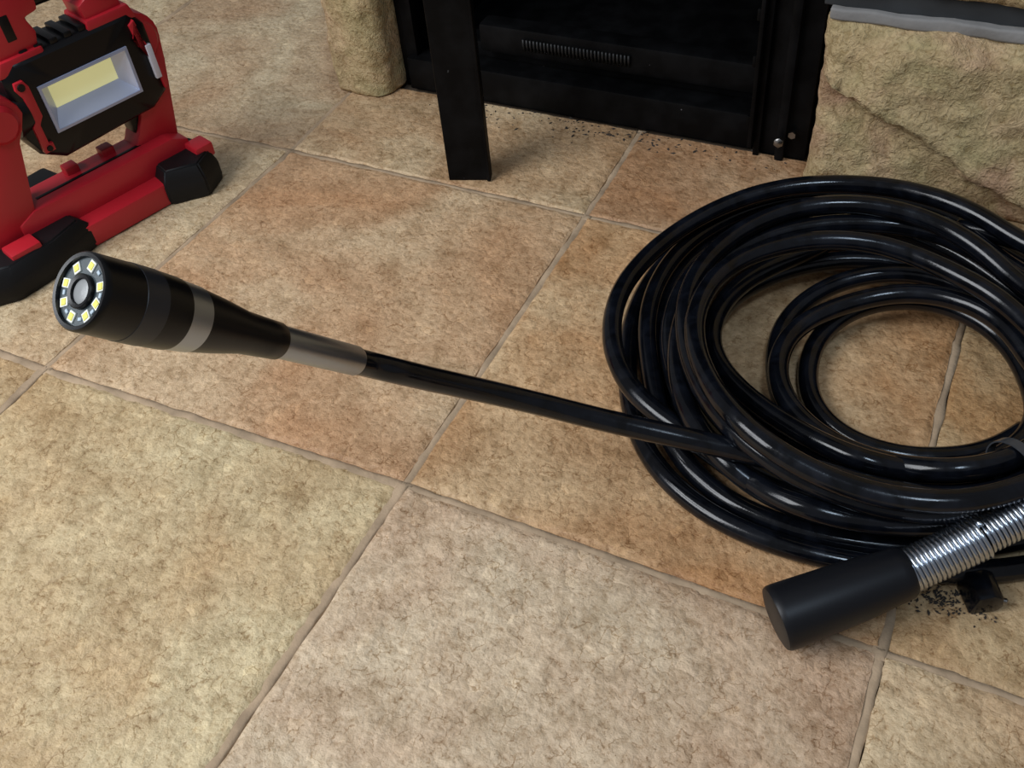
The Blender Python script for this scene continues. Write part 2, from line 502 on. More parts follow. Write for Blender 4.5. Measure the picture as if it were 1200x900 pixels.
wall_right = box('wall_right', (0.185, 0.452, 0.0), (1.10, 0.95, 1.10), M['mortar'], None, 0)
tag(wall_right, 'rough split limestone wall right of the black fireplace opening', kind='structure')
stone('stone_block', (0.158, 0.417, 0.0015), (0.62, 0.53, 0.146), wall_right, block_face, 110, 1.0, 2.0)
stone('stone_block', (0.626, 0.417, 0.0015), (1.08, 0.53, 0.146), wall_right, lambda x, z: 0.012 + 0.006 * noise.noise(Vector((x * 20, z * 20, 1))), 50, 1.0, 6.0)
upper = lambda x, z: 0.010 + 0.006 * noise.noise(Vector((x * 18, z * 18, 5)))
stone('stone_block', (0.158, 0.417, 0.172), (0.52, 0.53, 0.33), wall_right, upper, 60, 1.0, 9.0)
stone('stone_block', (0.526, 0.417, 0.172), (1.08, 0.53, 0.33), wall_right, upper, 50, 1.0, 12.0)
stone('stone_block', (0.158, 0.417, 0.338), (0.70, 0.53, 0.50), wall_right, upper, 40, 1.0, 15.0)
# mortar bed on the lower course and a plain dark grey strip along its top
bm = bmesh.new()
bm_box(bm, (0.158, 0.412, 0.1445), (1.08, 0.53, 0.1535), 0.002, 2)
bmesh.ops.subdivide_edges(bm, edges=[e for e in bm.edges if e.calc_length() > 0.5], cuts=120)
for v in bm.verts: v.co.y += 0.003 * noise.noise(v.co * 45); v.co.z += 0.0014 * noise.noise(v.co * 60)
bm_obj('mortar_joint', bm, M['mortar'], wall_right, True)
bm = bmesh.new()
bm_box(bm, (0.152, 0.418, 0.1525), (1.08, 0.53, 0.172), 0.0015, 2)
bmesh.ops.subdivide_edges(bm, edges=[e for e in bm.edges if e.calc_length() > 0.5], cuts=90)
for v in bm.verts: v.co.y += 0.0016 * noise.noise(v.co * 40 + Vector((3, 3, 3)))
bm_obj('dark_strip', bm, M['strip_grey'], wall_right, True)
box('chimney_breast', (0.158, 0.43, 0.50), (1.08, 0.53, 1.08), M['mortar'], wall_right, 0.004)

wall_left = box('wall_left', (-0.312, 0.48, 0.0), (-0.275, 0.95, 1.10), M['mortar'], None, 0)
tag(wall_left, 'narrow rough limestone jamb left of the black fireplace opening', kind='structure')
jamb = lambda x, z: 0.006 + 0.007 * math.cos((x + 0.287) / 0.034) + 0.004 * noise.noise(Vector((x * 30, z * 14, 2)))
stone('stone_block', (-0.322, 0.432, 0.0015), (-0.258, 0.56, 0.155), wall_left, jamb, 60, 1.0, 21.0)
stone('stone_block', (-0.320, 0.432, 0.162), (-0.260, 0.56, 0.34), wall_left, jamb, 40, 1.0, 24.0)
box('mortar_joint', (-0.316, 0.440, 0.153), (-0.266, 0.55, 0.164), M['mortar'], wall_left, 0.002)
box('chimney_breast', (-0.320, 0.438, 0.34), (-0.262, 0.56, 1.08), M['mortar'], wall_left, 0.004)

# ------------------------------------------------------------------ black fireplace insert
fire = empty('fireplace_insert', (-0.06, 0.45, 0))
tag(fire, 'soot-black steel fireplace insert set between the two stone jambs', 'fireplace')
def fbox(name, a, b, bevel=0.001):
    o = (Vector((-0.06, 0.45, 0)))
    return box(name, Vector(a) - o, Vector(b) - o, M['steel_black'], fire, bevel)
fbox('side_panel', (-0.256, 0.455, 0.0), (-0.248, 0.80, 0.62))
fbox('side_panel', (0.150, 0.455, 0.0), (0.158, 0.80, 0.62))
fbox('back_panel', (-0.256, 0.79, 0.0), (0.158, 0.80, 0.62))
fbox('hood', (-0.256, 0.452, 0.40), (0.158, 0.80, 0.62))
fbox('base_plate', (-0.246, 0.50, 0.0), (0.148, 0.79, 0.016))
fbox('bottom_rail', (-0.246, 0.4455, 0.0), (0.104, 0.474, 0.034), 0.003)
fbox('inner_ledge', (-0.246, 0.476, 0.0), (0.148, 0.50, 0.046), 0.002)
fbox('cross_bar', (-0.170, 0.462, 0.044), (0.104, 0.484, 0.072), 0.004)
vs, fs = [], []
for k in range(30):
    x = -0.122 + k * 0.0036
    a, bq = tube_data([Vector((x + 0.06, 0.0125, 0.052)), Vector((x + 0.06, 0.0095, 0.058)), Vector((x + 0.06, 0.0095, 0.064))], 0.0011, 6)
    o = len(vs); vs += a; fs += [tuple(i + o for i in f) for f in bq]
mesh_obj('rib_row', vs, fs, M['steel_dull'], fire, True)
# right hand frame: a slim folded flange with a slot row and a fixing bolt
fbox('frame_flange', (0.103, 0.430, 0.012), (0.1065, 0.452, 0.52), 0.0008)
fbox('frame_flange', (0.1065, 0.438, 0.0), (0.112, 0.452, 0.52), 0.0012)
fbox('frame_panel', (0.112, 0.444, 0.0), (0.151, 0.452, 0.52), 0.001)
fbox('frame_channel', (0.126, 0.436, 0.0), (0.134, 0.444, 0.52), 0.002)
for z in (0.030, 0.085, 0.125):
    fbox('frame_clip', (0.0995, 0.434, z), (0.103, 0.442, z + 0.010), 0.0008)
bolt = lathe('bolt', [(0.0, 0.0022), (0.007, 0.0022), (0.0072, 0.0044), (0.0105, 0.0044), (0.0115, 0.003)], M['nut'], fire, Vector((0.129, 0.4385, 0.022)) - Vector((-0.06, 0.45, 0)), (0.1, -1, 0.1), 6)
lathe('bolt', [(0.0, 0.0018), (0.005, 0.0018), (0.0052, 0.0034), (0.0075, 0.0034)], M['nut'], fire, Vector((0.1385, 0.4455, 0.026)) - Vector((-0.06, 0.45, 0)), (0, -1, 0), 6)
fbox('left_flange', (-0.248, 0.452, 0.0), (-0.236, 0.462, 0.52), 0.001)

# free standing angle post in front of the opening
ang = math.atan2(0.012, 0.034)
post = prism('steel_post', [(0, 0), (0.0345, 0), (0.0345, -0.0022), (0.0375, -0.0022), (0.0375, 0.010), (0.0345, 0.010), (0.0345, 0.0035), (0.0035, 0.0035), (0.0035, 0.016), (0, 0.016)],
             0.0, 0.56, M['steel_black'], None, 0.0005, 'z', Matrix.Translation((-0.132, 0.315, 0.0006)) @ Matrix.Rotation(ang, 4, 'Z'), 1)
tag(post, 'black steel angle post standing on the tiles before the fireplace', 'post')

# ------------------------------------------------------------------ work light
LAMP = empty('work_light', (-0.392, 0.069, 0), math.radians(72.26))
tag(LAMP, 'red and black portable work light with a rectangular pale lamp window', 'work light')
base = prism('base_bar', [(0.014, 0.016), (0.180, 0.012), (0.180, 0.040), (0.165, 0.047), (0.030, 0.047), (0.014, 0.040)], 0.022, 0.060, M['red'], LAMP, 0.003)
box('base_step', (0.052, 0.004, 0.001), (0.140, 0.030, 0.022), M['red'], LAMP, 0.003)
for x in (0.075, 0.110):
    box('rib_tab', (x, 0.046, 0.044), (x + 0.012, 0.058, 0.0535), M['red'], base, 0.0015)
box('groove', (0.040, 0.036, 0.0455), (0.150, 0.0395, 0.0476), M['black_plastic'], base, 0.0004)

def foot(outline, h, clip):
    bm = bmesh.new()
    cx = sum(p[0] for p in outline) / len(outline); cy = sum(p[1] for p in outline) / len(outline)
    rings = []
    for z, k in ((0.0, 0.95), (0.004, 1.0), (h * 0.62, 1.0), (h, 0.80)):
        rings.append([bm.verts.new((cx + (p[0] - cx) * k, cy + (p[1] - cy) * k, z)) for p in outline])
    n = len(outline)
    for a, b in zip(rings[:-1], rings[1:]):
        for i in range(n): bm.faces.new((a[i], a[(i + 1) % n], b[(i + 1) % n], b[i]))
    bm.faces.new(rings[0][::-1]); bm.faces.new(rings[-1])
    bmesh.ops.recalc_face_normals(bm, faces=bm.faces)
    bmesh.ops.bevel(bm, geom=list(bm.edges), offset=0.0014, segments=2, affect='EDGES')
    o = bm_obj('foot', bm, M['black_rubber'], LAMP, 'auto')
    box('clip', *clip, M['red'], o, 0.002)
    return o
foot([(-0.040, 0.000), (-0.020, -0.010), (0.030, -0.006), (0.066, 0.006), (0.062, 0.030), (0.030, 0.072), (-0.036, 0.072)], 0.030, ((-0.008, 0.000, 0.022), (0.018, 0.020, 0.034)))
foot([(0.134, 0.002), (0.166, -0.014), (0.190, 0.000), (0.194, 0.030), (0.186, 0.056), (0.140, 0.056)], 0.032, ((0.174, 0.004, 0.024), (0.192, 0.024, 0.037)))
prism('fold_leg', [(0.028, 0.062), (0.070, 0.058), (0.080, 0.066), (0.074, 0.100), (0.030, 0.096)], 0.002, 0.036, M['black_rubber'], LAMP, 0.003, 'z')

def arc_pts(cx, cz, r, a0, a1, n=8):
    return [(cx + r * math.cos(math.radians(a0 + (a1 - a0) * i / n)), cz + r * math.sin(math.radians(a0 + (a1 - a0) * i / n))) for i in range(n + 1)]
armR = prism('arm', [(0.132, 0.038), (0.146, 0.020), (0.174, 0.014), (0.191, 0.108)] + arc_pts(0.171, 0.133, 0.023, -12, 120) + [(0.156, 0.110), (0.152, 0.072), (0.142, 0.054)], 0.036, 0.060, M['red'], LAMP, 0.003)
lathe('pivot_boss', [(-0.003, 0.0), (-0.003, 0.016), (0.000, 0.019), (0.006, 0.019)], M['red'], armR, (0.1735, 0.037, 0.131), (0, 1, 0), 32)
armL = prism('arm', [(-0.014, 0.016), (0.024, 0.012), (0.046, 0.104), (0.052, 0.112)] + arc_pts(0.037, 0.124, 0.021, 0, 170) + [(0.008, 0.10), (-0.010, 0.040)], 0.024, 0.052, M['red'], LAMP, 0.003)
lathe('pivot_knob', [(-0.006, 0.0), (-0.006, 0.012), (-0.003, 0.0155), (0.006, 0.0155)], M['red'], armL, (0.037, 0.024, 0.124), (0, 1, 0), 32)
lathe('pivot_collar', [(0.0, 0.012), (0.0, 0.020), (0.012, 0.020), (0.012, 0.012)], M['black_plastic'], LAMP, (0.052, 0.046, 0.118), (1, 0, 0), 32, closed=True)
box('pivot_pad', (0.142, 0.040, 0.056), (0.152, 0.058, 0.080), M['black_plastic'], LAMP, 0.003)

# lamp housing: chamfered shell with a window, sloping reflector and LED strip
outer = [(0.052, 0.098), (0.060, 0.080), (0.076, 0.070), (0.166, 0.074), (0.182, 0.084), (0.184, 0.100), (0.183, 0.146), (0.172, 0.160), (0.066, 0.160), (0.054, 0.150)]
bm = bmesh.new()
inner = [(0.0785, 0.0955), (0.1575, 0.0955), (0.1575, 0.1345), (0.0785, 0.1345)]
def ring_loft(bm, rings):
    n = len(rings[0])
    vr = [[bm.verts.new(p) for p in r] for r in rings]
    for a, b in zip(vr[:-1], vr[1:]):
        for i in range(n): bm.faces.new((a[i], a[(i + 1) % n], b[(i + 1) % n], b[i]))
    return vr
def shrink(pts, k):
    cx = sum(p[0] for p in pts) / len(pts); cz = sum(p[1] for p in pts) / len(pts)
    return [(cx + (p[0] - cx) * k, cz + (p[1] - cz) * k) for p in pts]
def nearest_on_rect(p):
    x0, z0 = inner[0]; x1, z1 = inner[2]
    cx, cz = (x0 + x1) / 2, (z0 + z1) / 2
    dx, dz = p[0] - cx, p[1] - cz
    s = min((x1 - x0) / 2 / max(abs(dx), 1e-9), (z1 - z0) / 2 / max(abs(dz), 1e-9))
    return (cx + dx * s, cz + dz * s)
dense = []
for i, p in enumerate(outer):
    q = outer[(i + 1) % len(outer)]
    for s in range(8): dense.append((p[0] + (q[0] - p[0]) * s / 8, p[1] + (q[1] - p[1]) * s / 8))
rings = [[(p[0], 0.070, p[1]) for p in shrink(dense, 0.90)], [(p[0], 0.066, p[1]) for p in dense], [(p[0], 0.040, p[1]) for p in dense],
         [(p[0], 0.033, p[1]) for p in shrink(dense, 0.97)], [(p[0], 0.030, p[1]) for p in shrink(dense, 0.90)],
         [(*[nearest_on_rect(p)[0]], 0.030, nearest_on_rect(p)[1]) for p in dense],
         [(*[nearest_on_rect(p)[0]], 0.046, nearest_on_rect(p)[1]) for p in dense]]
vr = ring_loft(bm, rings)
bm.faces.new(vr[0][::-1]); bm.faces.new(vr[-1])
shell = bm_obj('housing', bm, M['black_plastic'], LAMP, 'auto')
x0, z0, x1, z1 = 0.079, 0.096, 0.157, 0.134
a0, c0, a1, c1 = 0.0895, 0.1085, 0.1465, 0.1265
def quad_ring(o, yo, i, yi):
    O_ = [(o[0], yo, o[1]), (o[2], yo, o[1]), (o[2], yo, o[3]), (o[0], yo, o[3])]
    I_ = [(i[0], yi, i[1]), (i[2], yi, i[1]), (i[2], yi, i[3]), (i[0], yi, i[3])]
    return O_ + I_, [(k, (k + 1) % 4, 4 + (k + 1) % 4, 4 + k) for k in range(4)]
v1, f1 = quad_ring((x0, z0, x1, z1), 0.0288, (a0, c0, a1, c1), 0.0415)
refl = mesh_obj('reflector', v1, f1, M['reflector'], LAMP)
bm = bmesh.new()
v2 = [(x0 - .0015, z0 - .0015), (x1 + .0015, z0 - .0015), (x1 + .0015, z1 + .0015), (x0 - .0015, z1 + .0015)]
ring_loft(bm, [[(p[0], y, p[1]) for p in pts] for pts, y in ((v2, 0.0305), (v2, 0.0285), ([(x0 + .0008, z0 + .0008), (x1 - .0008, z0 + .0008), (x1 - .0008, z1 - .0008), (x0 + .0008, z1 - .0008)], 0.0283), ([(x0 + .0008, z0 + .0008), (x1 - .0008, z0 + .0008), (x1 - .0008, z1 - .0008), (x0 + .0008, z1 - .0008)], 0.0305))])
bm_obj('window_frame', bm, M['reflector_frame'], refl)
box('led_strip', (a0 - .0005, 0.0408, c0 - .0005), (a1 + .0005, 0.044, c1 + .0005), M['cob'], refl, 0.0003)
# red trims, screws, white strip
tl = prism('side_trim', [(0.0605, 0.084), (0.0700, 0.084), (0.0700, 0.091), (0.0668, 0.091), (0.0668, 0.108), (0.0715, 0.114), (0.0715, 0.140), (0.0690, 0.146), (0.0615, 0.146), (0.0605, 0.140), (0.0640, 0.132), (0.0640, 0.112), (0.0605, 0.108)], 0.0268, 0.033, M['red'], LAMP, 0.0008)
lathe('screw', [(0.0, 0.0), (0.0, 0.0030), (0.002, 0.0034)], M['black_plastic'], tl, (0.0655, 0.0258, 0.1415), (0, 1, 0), 16)
lathe('screw', [(0.0, 0.0), (0.0, 0.0024), (0.002, 0.0028)], M['black_plastic'], tl, (0.0655, 0.0258, 0.0872), (0, 1, 0), 16)
tr = prism('side_trim', [(0.1665, 0.138), (0.1745, 0.134), (0.1800, 0.120), (0.1825, 0.092), (0.1785, 0.088), (0.1760, 0.112), (0.1715, 0.128), (0.1690, 0.130), (0.1665, 0.150), (0.1720, 0.153), (0.1730, 0.148), (0.1700, 0.146)], 0.0275, 0.034, M['red'], LAMP, 0.0006)
box('white_strip', (0.1735, 0.0262, 0.1000), (0.1785, 0.0300, 0.1300), M['white_label'], tr, 0.0004)
# ribs over the housing top
for k in range(7):
    x = 0.078 + k * 0.0125
    box('cooling_rib', (x, 0.034, 0.158), (x + 0.007, 0.066, 0.1635), M['black_plastic'], shell, 0.0014)
# carry handle
hand = tube('handle', catmull([Vector(p) for p in ((0.080, 0.048, 0.190), (0.100, 0.048, 0.191), (0.130, 0.048, 0.190), (0.158, 0.048, 0.186))], 6), 0.006, M['black_plastic'], LAMP, 16)
hb = prism('handle_bracket', [(0.058, 0.158), (0.094, 0.158), (0.098, 0.172), (0.094, 0.184), (0.106, 0.186), (0.108, 0.206), (0.092, 0.216), (0.066, 0.214), (0.060, 0.200), (0.064, 0.180)], 0.036, 0.066, M['red'], LAMP, 0.003)
box('slot', (0.074, 0.0355, 0.172), (0.082, 0.040, 0.192), M['black_plastic'], hb, 0.001)
hb2 = prism('handle_bracket', [(0.138, 0.158), (0.172, 0.158), (0.170, 0.170), (0.164, 0.178), (0.166, 0.206), (0.146, 0.208), (0.144, 0.180), (0.136, 0.176)], 0.036, 0.066, M['red'], LAMP, 0.003)
box('slot', (0.151, 0.0355, 0.176), (0.158, 0.040, 0.192), M['black_plastic'], hb2, 0.001)
prism('bracket_foot', [(0.054, 0.150), (0.096, 0.150), (0.096, 0.162), (0.060, 0.162)], 0.032, 0.070, M['red'], LAMP, 0.002)
prism('bracket_foot', [(0.134, 0.156), (0.178, 0.152), (0.174, 0.165), (0.136, 0.165)], 0.032, 0.070, M['red'], LAMP, 0.002)

# ------------------------------------------------------------------ inspection camera: head, rod and coiled cable, connector
CAM = empty('inspection_camera', (0.30, 0.21, 0))
tag(CAM, 'black coiled inspection cable with an LED ring camera head raised on its end', 'inspection camera')
CO = Vector((0.30, 0.21, 0))
PATH = [Vector(p) - CO for p in (
    (0.3547, 0.1834, 0.0066), (0.3472, 0.1721, 0.0066), (0.3386, 0.1617, 0.0066), (0.3286, 0.1527, 0.0066), (0.3172, 0.1455, 0.0066),
    (0.3049, 0.1399, 0.0066), (0.2920, 0.1361, 0.0066), (0.2786, 0.1345, 0.0066), (0.2652, 0.1353, 0.0066), (0.2522, 0.1390, 0.0066),
    (0.2406, 0.1458, 0.0066), (0.2310, 0.1553, 0.0067), (0.2238, 0.1667, 0.0069), (0.2190, 0.1792, 0.0075), (0.2164, 0.1924, 0.0085),
    (0.2158, 0.2058, 0.0100), (0.2177, 0.2190, 0.0119), (0.2225, 0.2314, 0.0145), (0.2300, 0.2421, 0.0173), (0.2399, 0.2509, 0.0200),
    (0.2514, 0.2574, 0.0224), (0.2641, 0.2615, 0.0243), (0.2775, 0.2631, 0.0256), (0.2909, 0.2624, 0.0264), (0.3040, 0.2591, 0.0264),
    (0.3163, 0.2536, 0.0259), (0.3273, 0.2459, 0.0250), (0.3368, 0.2364, 0.0238), (0.3443, 0.2253, 0.0226), (0.3503, 0.2133, 0.0214),
    (0.3550, 0.2006, 0.0204), (0.3574, 0.1874, 0.0192), (0.3562, 0.1741, 0.0176), (0.3511, 0.1618, 0.0156), (0.3434, 0.1510, 0.0133),
    (0.3339, 0.1417, 0.0110), (0.3229, 0.1341, 0.0090), (0.3110, 0.1281, 0.0076), (0.2983, 0.1234, 0.0068), (0.2852, 0.1201, 0.0066),
    (0.2718, 0.1186, 0.0066), (0.2584, 0.1195, 0.0066), (0.2453, 0.1229, 0.0066), (0.2333, 0.1289, 0.0066), (0.2227, 0.1372, 0.0066),
    (0.2136, 0.1471, 0.0066), (0.2061, 0.1584, 0.0067), (0.2002, 0.1705, 0.0070), (0.1956, 0.1832, 0.0075), (0.1924, 0.1963, 0.0084),
    (0.1909, 0.2096, 0.0097), (0.1915, 0.2230, 0.0114), (0.1946, 0.2359, 0.0135), (0.2001, 0.2480, 0.0159), (0.2078, 0.2588, 0.0184),
    (0.2173, 0.2681, 0.0209), (0.2283, 0.2755, 0.0233), (0.2403, 0.2811, 0.0256), (0.2531, 0.2848, 0.0276), (0.2664, 0.2864, 0.0291),
    (0.2799, 0.2857, 0.0299), (0.2931, 0.2831, 0.0302), (0.3058, 0.2785, 0.0300), (0.3175, 0.2719, 0.0291), (0.3282, 0.2638, 0.0281),
    (0.3381, 0.2545, 0.0274), (0.3471, 0.2445, 0.0277), (0.3551, 0.2337, 0.0290), (0.3613, 0.2220, 0.0313), (0.3657, 0.2096, 0.0343),
    (0.3683, 0.1967, 0.0375), (0.3694, 0.1836, 0.0405), (0.3686, 0.1704, 0.0428), (0.3659, 0.1572, 0.0443), (0.3611, 0.1447, 0.0451),
    (0.3543, 0.1330, 0.0457), (0.3462, 0.1222, 0.0464), (0.3370, 0.1125, 0.0470), (0.3261, 0.1045, 0.0470), (0.3138, 0.0996, 0.0452),
    (0.3010, 0.0987, 0.0411), (0.2886, 0.1006, 0.0361), (0.2762, 0.1036, 0.0318), (0.2633, 0.1067, 0.0292), (0.2504, 0.1103, 0.0283),
    (0.2381, 0.1158, 0.0278), (0.2271, 0.1236, 0.0269), (0.2176, 0.1330, 0.0257), (0.2097, 0.1440, 0.0245), (0.2036, 0.1560, 0.0238),
    (0.1997, 0.1689, 0.0236), (0.1983, 0.1823, 0.0240), (0.1997, 0.1957, 0.0248), (0.2040, 0.2083, 0.0258), (0.2111, 0.2198, 0.0269),
    (0.2200, 0.2298, 0.0283), (0.2302, 0.2385, 0.0301), (0.2414, 0.2457, 0.0322), (0.2534, 0.2513, 0.0345), (0.2663, 0.2548, 0.0367),
    (0.2796, 0.2560, 0.0385), (0.2929, 0.2547, 0.0400), (0.3059, 0.2511, 0.0411), (0.3178, 0.2450, 0.0416), (0.3283, 0.2365, 0.0415),
    (0.3372, 0.2264, 0.0407), (0.3454, 0.2158, 0.0391), (0.3538, 0.2056, 0.0365), (0.3619, 0.1954, 0.0329), (0.3682, 0.1843, 0.0285),
    (0.3704, 0.1718, 0.0244), (0.3668, 0.1593, 0.0216), (0.3590, 0.1484, 0.0202), (0.3492, 0.1392, 0.0196), (0.3386, 0.1308, 0.0193),
    (0.3273, 0.1234, 0.0191), (0.3151, 0.1176, 0.0186), (0.3022, 0.1137, 0.0177), (0.2890, 0.1116, 0.0166), (0.2755, 0.1106, 0.0160),
    (0.2620, 0.1110, 0.0159), (0.2487, 0.1130, 0.0156), (0.2358, 0.1168, 0.0147), (0.2235, 0.1221, 0.0131), (0.2116, 0.1282, 0.0111),
    (0.2001, 0.1350, 0.0091), (0.1888, 0.1422, 0.0077), (0.1776, 0.1498, 0.0075), (0.1668, 0.1577, 0.0091), (0.1572, 0.1666, 0.0125),
    (0.1503, 0.1776, 0.0159), (0.1467, 0.1905, 0.0176), (0.1460, 0.2039, 0.0179), (0.1475, 0.2173, 0.0178), (0.1509, 0.2304, 0.0175),
    (0.1563, 0.2427, 0.0174), (0.1632, 0.2543, 0.0175), (0.1715, 0.2650, 0.0178), (0.1811, 0.2745, 0.0184), (0.1917, 0.2827, 0.0192),
    (0.2033, 0.2895, 0.0203), (0.2157, 0.2948, 0.0214), (0.2287, 0.2984, 0.0223), (0.2420, 0.3004, 0.0228), (0.2555, 0.3008, 0.0228),
    (0.2689, 0.2997, 0.0224), (0.2822, 0.2972, 0.0219), (0.2951, 0.2934, 0.0212), (0.3075, 0.2882, 0.0204), (0.3192, 0.2816, 0.0192),
    (0.3302, 0.2738, 0.0180), (0.3408, 0.2655, 0.0172), (0.3511, 0.2568, 0.0170), (0.3613, 0.2479, 0.0174), (0.3711, 0.2386, 0.0181),
    (0.3803, 0.2288, 0.0186), (0.3891, 0.2185, 0.0184), (0.3976, 0.2083, 0.0164), (0.4053, 0.1978, 0.0126), (0.4110, 0.1862, 0.0089),
    (0.4137, 0.1732, 0.0071), (0.4142, 0.1597, 0.0067), (0.4127, 0.1463, 0.0066), (0.4095, 0.1332, 0.0066), (0.4047, 0.1206, 0.0066),
    (0.3981, 0.1088, 0.0066), (0.3900, 0.0980, 0.0066), (0.3805, 0.0885, 0.0066), (0.3698, 0.0801, 0.0066), (0.3584, 0.0730, 0.0066),
    (0.3465, 0.0666, 0.0066), (0.3342, 0.0611, 0.0066), (0.3215, 0.0564, 0.0066), (0.3087, 0.0522, 0.0066), (0.2956, 0.0487, 0.0066),
    (0.2824, 0.0459, 0.0066), (0.2691, 0.0436, 0.0066), (0.2557, 0.0421, 0.0066), (0.2422, 0.0414, 0.0066), (0.2287, 0.0416, 0.0066),
    (0.2153, 0.0428, 0.0066), (0.2020, 0.0452, 0.0066), (0.1890, 0.0489, 0.0066), (0.1765, 0.0539, 0.0066), (0.1646, 0.0603, 0.0066),
    (0.1535, 0.0680, 0.0066), (0.1433, 0.0769, 0.0066), (0.1342, 0.0868, 0.0066), (0.1260, 0.0976, 0.0066), (0.1188, 0.1090, 0.0066),
    (0.1123, 0.1209, 0.0066), (0.1066, 0.1331, 0.0067), (0.1015, 0.1456, 0.0068), (0.0968, 0.1582, 0.0069), (0.0927, 0.1711, 0.0071),
    (0.0894, 0.1842, 0.0074), (0.0870, 0.1975, 0.0076), (0.0854, 0.2109, 0.0078), (0.0848, 0.2244, 0.0081), (0.0851, 0.2379, 0.0083),
    (0.0864, 0.2513, 0.0086), (0.0888, 0.2646, 0.0089), (0.0922, 0.2777, 0.0092), (0.0968, 0.2904, 0.0094), (0.1023, 0.3027, 0.0097),
    (0.1089, 0.3145, 0.0101), (0.1165, 0.3256, 0.0104), (0.1252, 0.3359, 0.0106), (0.1349, 0.3453, 0.0106), (0.1456, 0.3536, 0.0106),
    (0.1569, 0.3610, 0.0106), (0.1687, 0.3675, 0.0108), (0.1810, 0.3730, 0.0111), (0.1938, 0.3772, 0.0114), (0.2070, 0.3802, 0.0117),
    (0.2204, 0.3818, 0.0119), (0.2339, 0.3819, 0.0118), (0.2473, 0.3806, 0.0115), (0.2606, 0.3781, 0.0112), (0.2735, 0.3743, 0.0107),
    (0.2860, 0.3692, 0.0100), (0.2980, 0.3631, 0.0092), (0.3097, 0.3563, 0.0085), (0.3211, 0.3492, 0.0081), (0.3324, 0.3417, 0.0081),
    (0.3433, 0.3338, 0.0082), (0.3538, 0.3253, 0.0083), (0.3635, 0.3159, 0.0081), (0.3723, 0.3056, 0.0079), (0.3800, 0.2946, 0.0075),
    (0.3864, 0.2827, 0.0071), (0.3913, 0.2701, 0.0068), (0.3947, 0.2571, 0.0066), (0.3966, 0.2437, 0.0066), (0.3967, 0.2302, 0.0070),
    (0.3954, 0.2168, 0.0082), (0.3929, 0.2037, 0.0100), (0.3893, 0.1908, 0.0118), (0.3843, 0.1783, 0.0125), (0.3777, 0.1666, 0.0113),
    (0.3697, 0.1561, 0.0090), (0.3606, 0.1462, 0.0074), (0.3507, 0.1371, 0.0067), (0.3399, 0.1289, 0.0066), (0.3284, 0.1219, 0.0069),
    (0.3165, 0.1157, 0.0079), (0.3046, 0.1097, 0.0104), (0.2928, 0.1041, 0.0139), (0.2805, 0.0996, 0.0171), (0.2673, 0.0975, 0.0186),
    (0.2539, 0.0982, 0.0182), (0.2408, 0.1010, 0.0164), (0.2281, 0.1050, 0.0143), (0.2156, 0.1098, 0.0126), (0.2034, 0.1155, 0.0114),
    (0.1915, 0.1219, 0.0108), (0.1803, 0.1294, 0.0103), (0.1700, 0.1380, 0.0097), (0.1606, 0.1477, 0.0088), (0.1523, 0.1584, 0.0078),
    (0.1451, 0.1697, 0.0070), (0.1388, 0.1817, 0.0067), (0.1338, 0.1942, 0.0067), (0.1301, 0.2072, 0.0070), (0.1280, 0.2205, 0.0075),
    (0.1278, 0.2340, 0.0082), (0.1294, 0.2473, 0.0090), (0.1329, 0.2604, 0.0098), (0.1381, 0.2728, 0.0105), (0.1450, 0.2843, 0.0111),
    (0.1535, 0.2948, 0.0115), (0.1633, 0.3040, 0.0118), (0.1742, 0.3120, 0.0120), (0.1860, 0.3187, 0.0121), (0.1984, 0.3239, 0.0121),
    (0.2113, 0.3277, 0.0122), (0.2246, 0.3301, 0.0122), (0.2381, 0.3310, 0.0121), (0.2516, 0.3304, 0.0119), (0.2649, 0.3283, 0.0115),
    (0.2780, 0.3249, 0.0111), (0.2907, 0.3204, 0.0105), (0.3029, 0.3146, 0.0099), (0.3145, 0.3078, 0.0090), (0.3256, 0.3002, 0.0081),
    (0.3364, 0.2922, 0.0074), (0.3472, 0.2840, 0.0074), (0.3575, 0.2753, 0.0078), (0.3670, 0.2658, 0.0084), (0.3753, 0.2551, 0.0091),
    (0.3824, 0.2436, 0.0096), (0.3883, 0.2315, 0.0095), (0.3927, 0.2188, 0.0088), (0.3949, 0.2055, 0.0085), (0.3949, 0.1920, 0.0092),
    (0.3932, 0.1787, 0.0104), (0.3900, 0.1656, 0.0111), (0.3850, 0.1531, 0.0106), (0.3780, 0.1416, 0.0092), (0.3693, 0.1313, 0.0078),
    (0.3597, 0.1219, 0.0070), (0.3494, 0.1133, 0.0067), (0.3384, 0.1054, 0.0066), (0.3269, 0.0984, 0.0066), (0.3148, 0.0922, 0.0066),
    (0.3024, 0.0871, 0.0066), (0.2894, 0.0832, 0.0066), (0.2762, 0.0805, 0.0066), (0.2628, 0.0788, 0.0066), (0.2493, 0.0784, 0.0066),
    (0.2358, 0.0792, 0.0066), (0.2225, 0.0812, 0.0066), (0.2094, 0.0846, 0.0066), (0.1967, 0.0892, 0.0066), (0.1845, 0.0950, 0.0066),
    (0.1728, 0.1017, 0.0066), (0.1619, 0.1096, 0.0066), (0.1517, 0.1185, 0.0066), (0.1424, 0.1283, 0.0066), (0.1341, 0.1389, 0.0066),
    (0.1267, 0.1502, 0.0066), (0.1202, 0.1620, 0.0067), (0.1147, 0.1744, 0.0068), (0.1102, 0.1871, 0.0071), (0.1067, 0.2001, 0.0074),
    (0.1044, 0.2134, 0.0077), (0.1032, 0.2269, 0.0081), (0.1032, 0.2404, 0.0086), (0.1043, 0.2538, 0.0090), (0.1068, 0.2671, 0.0095),
    (0.1109, 0.2799, 0.0100), (0.1165, 0.2922, 0.0104), (0.1234, 0.3038, 0.0107), (0.1316, 0.3145, 0.0110), (0.1409, 0.3243, 0.0112),
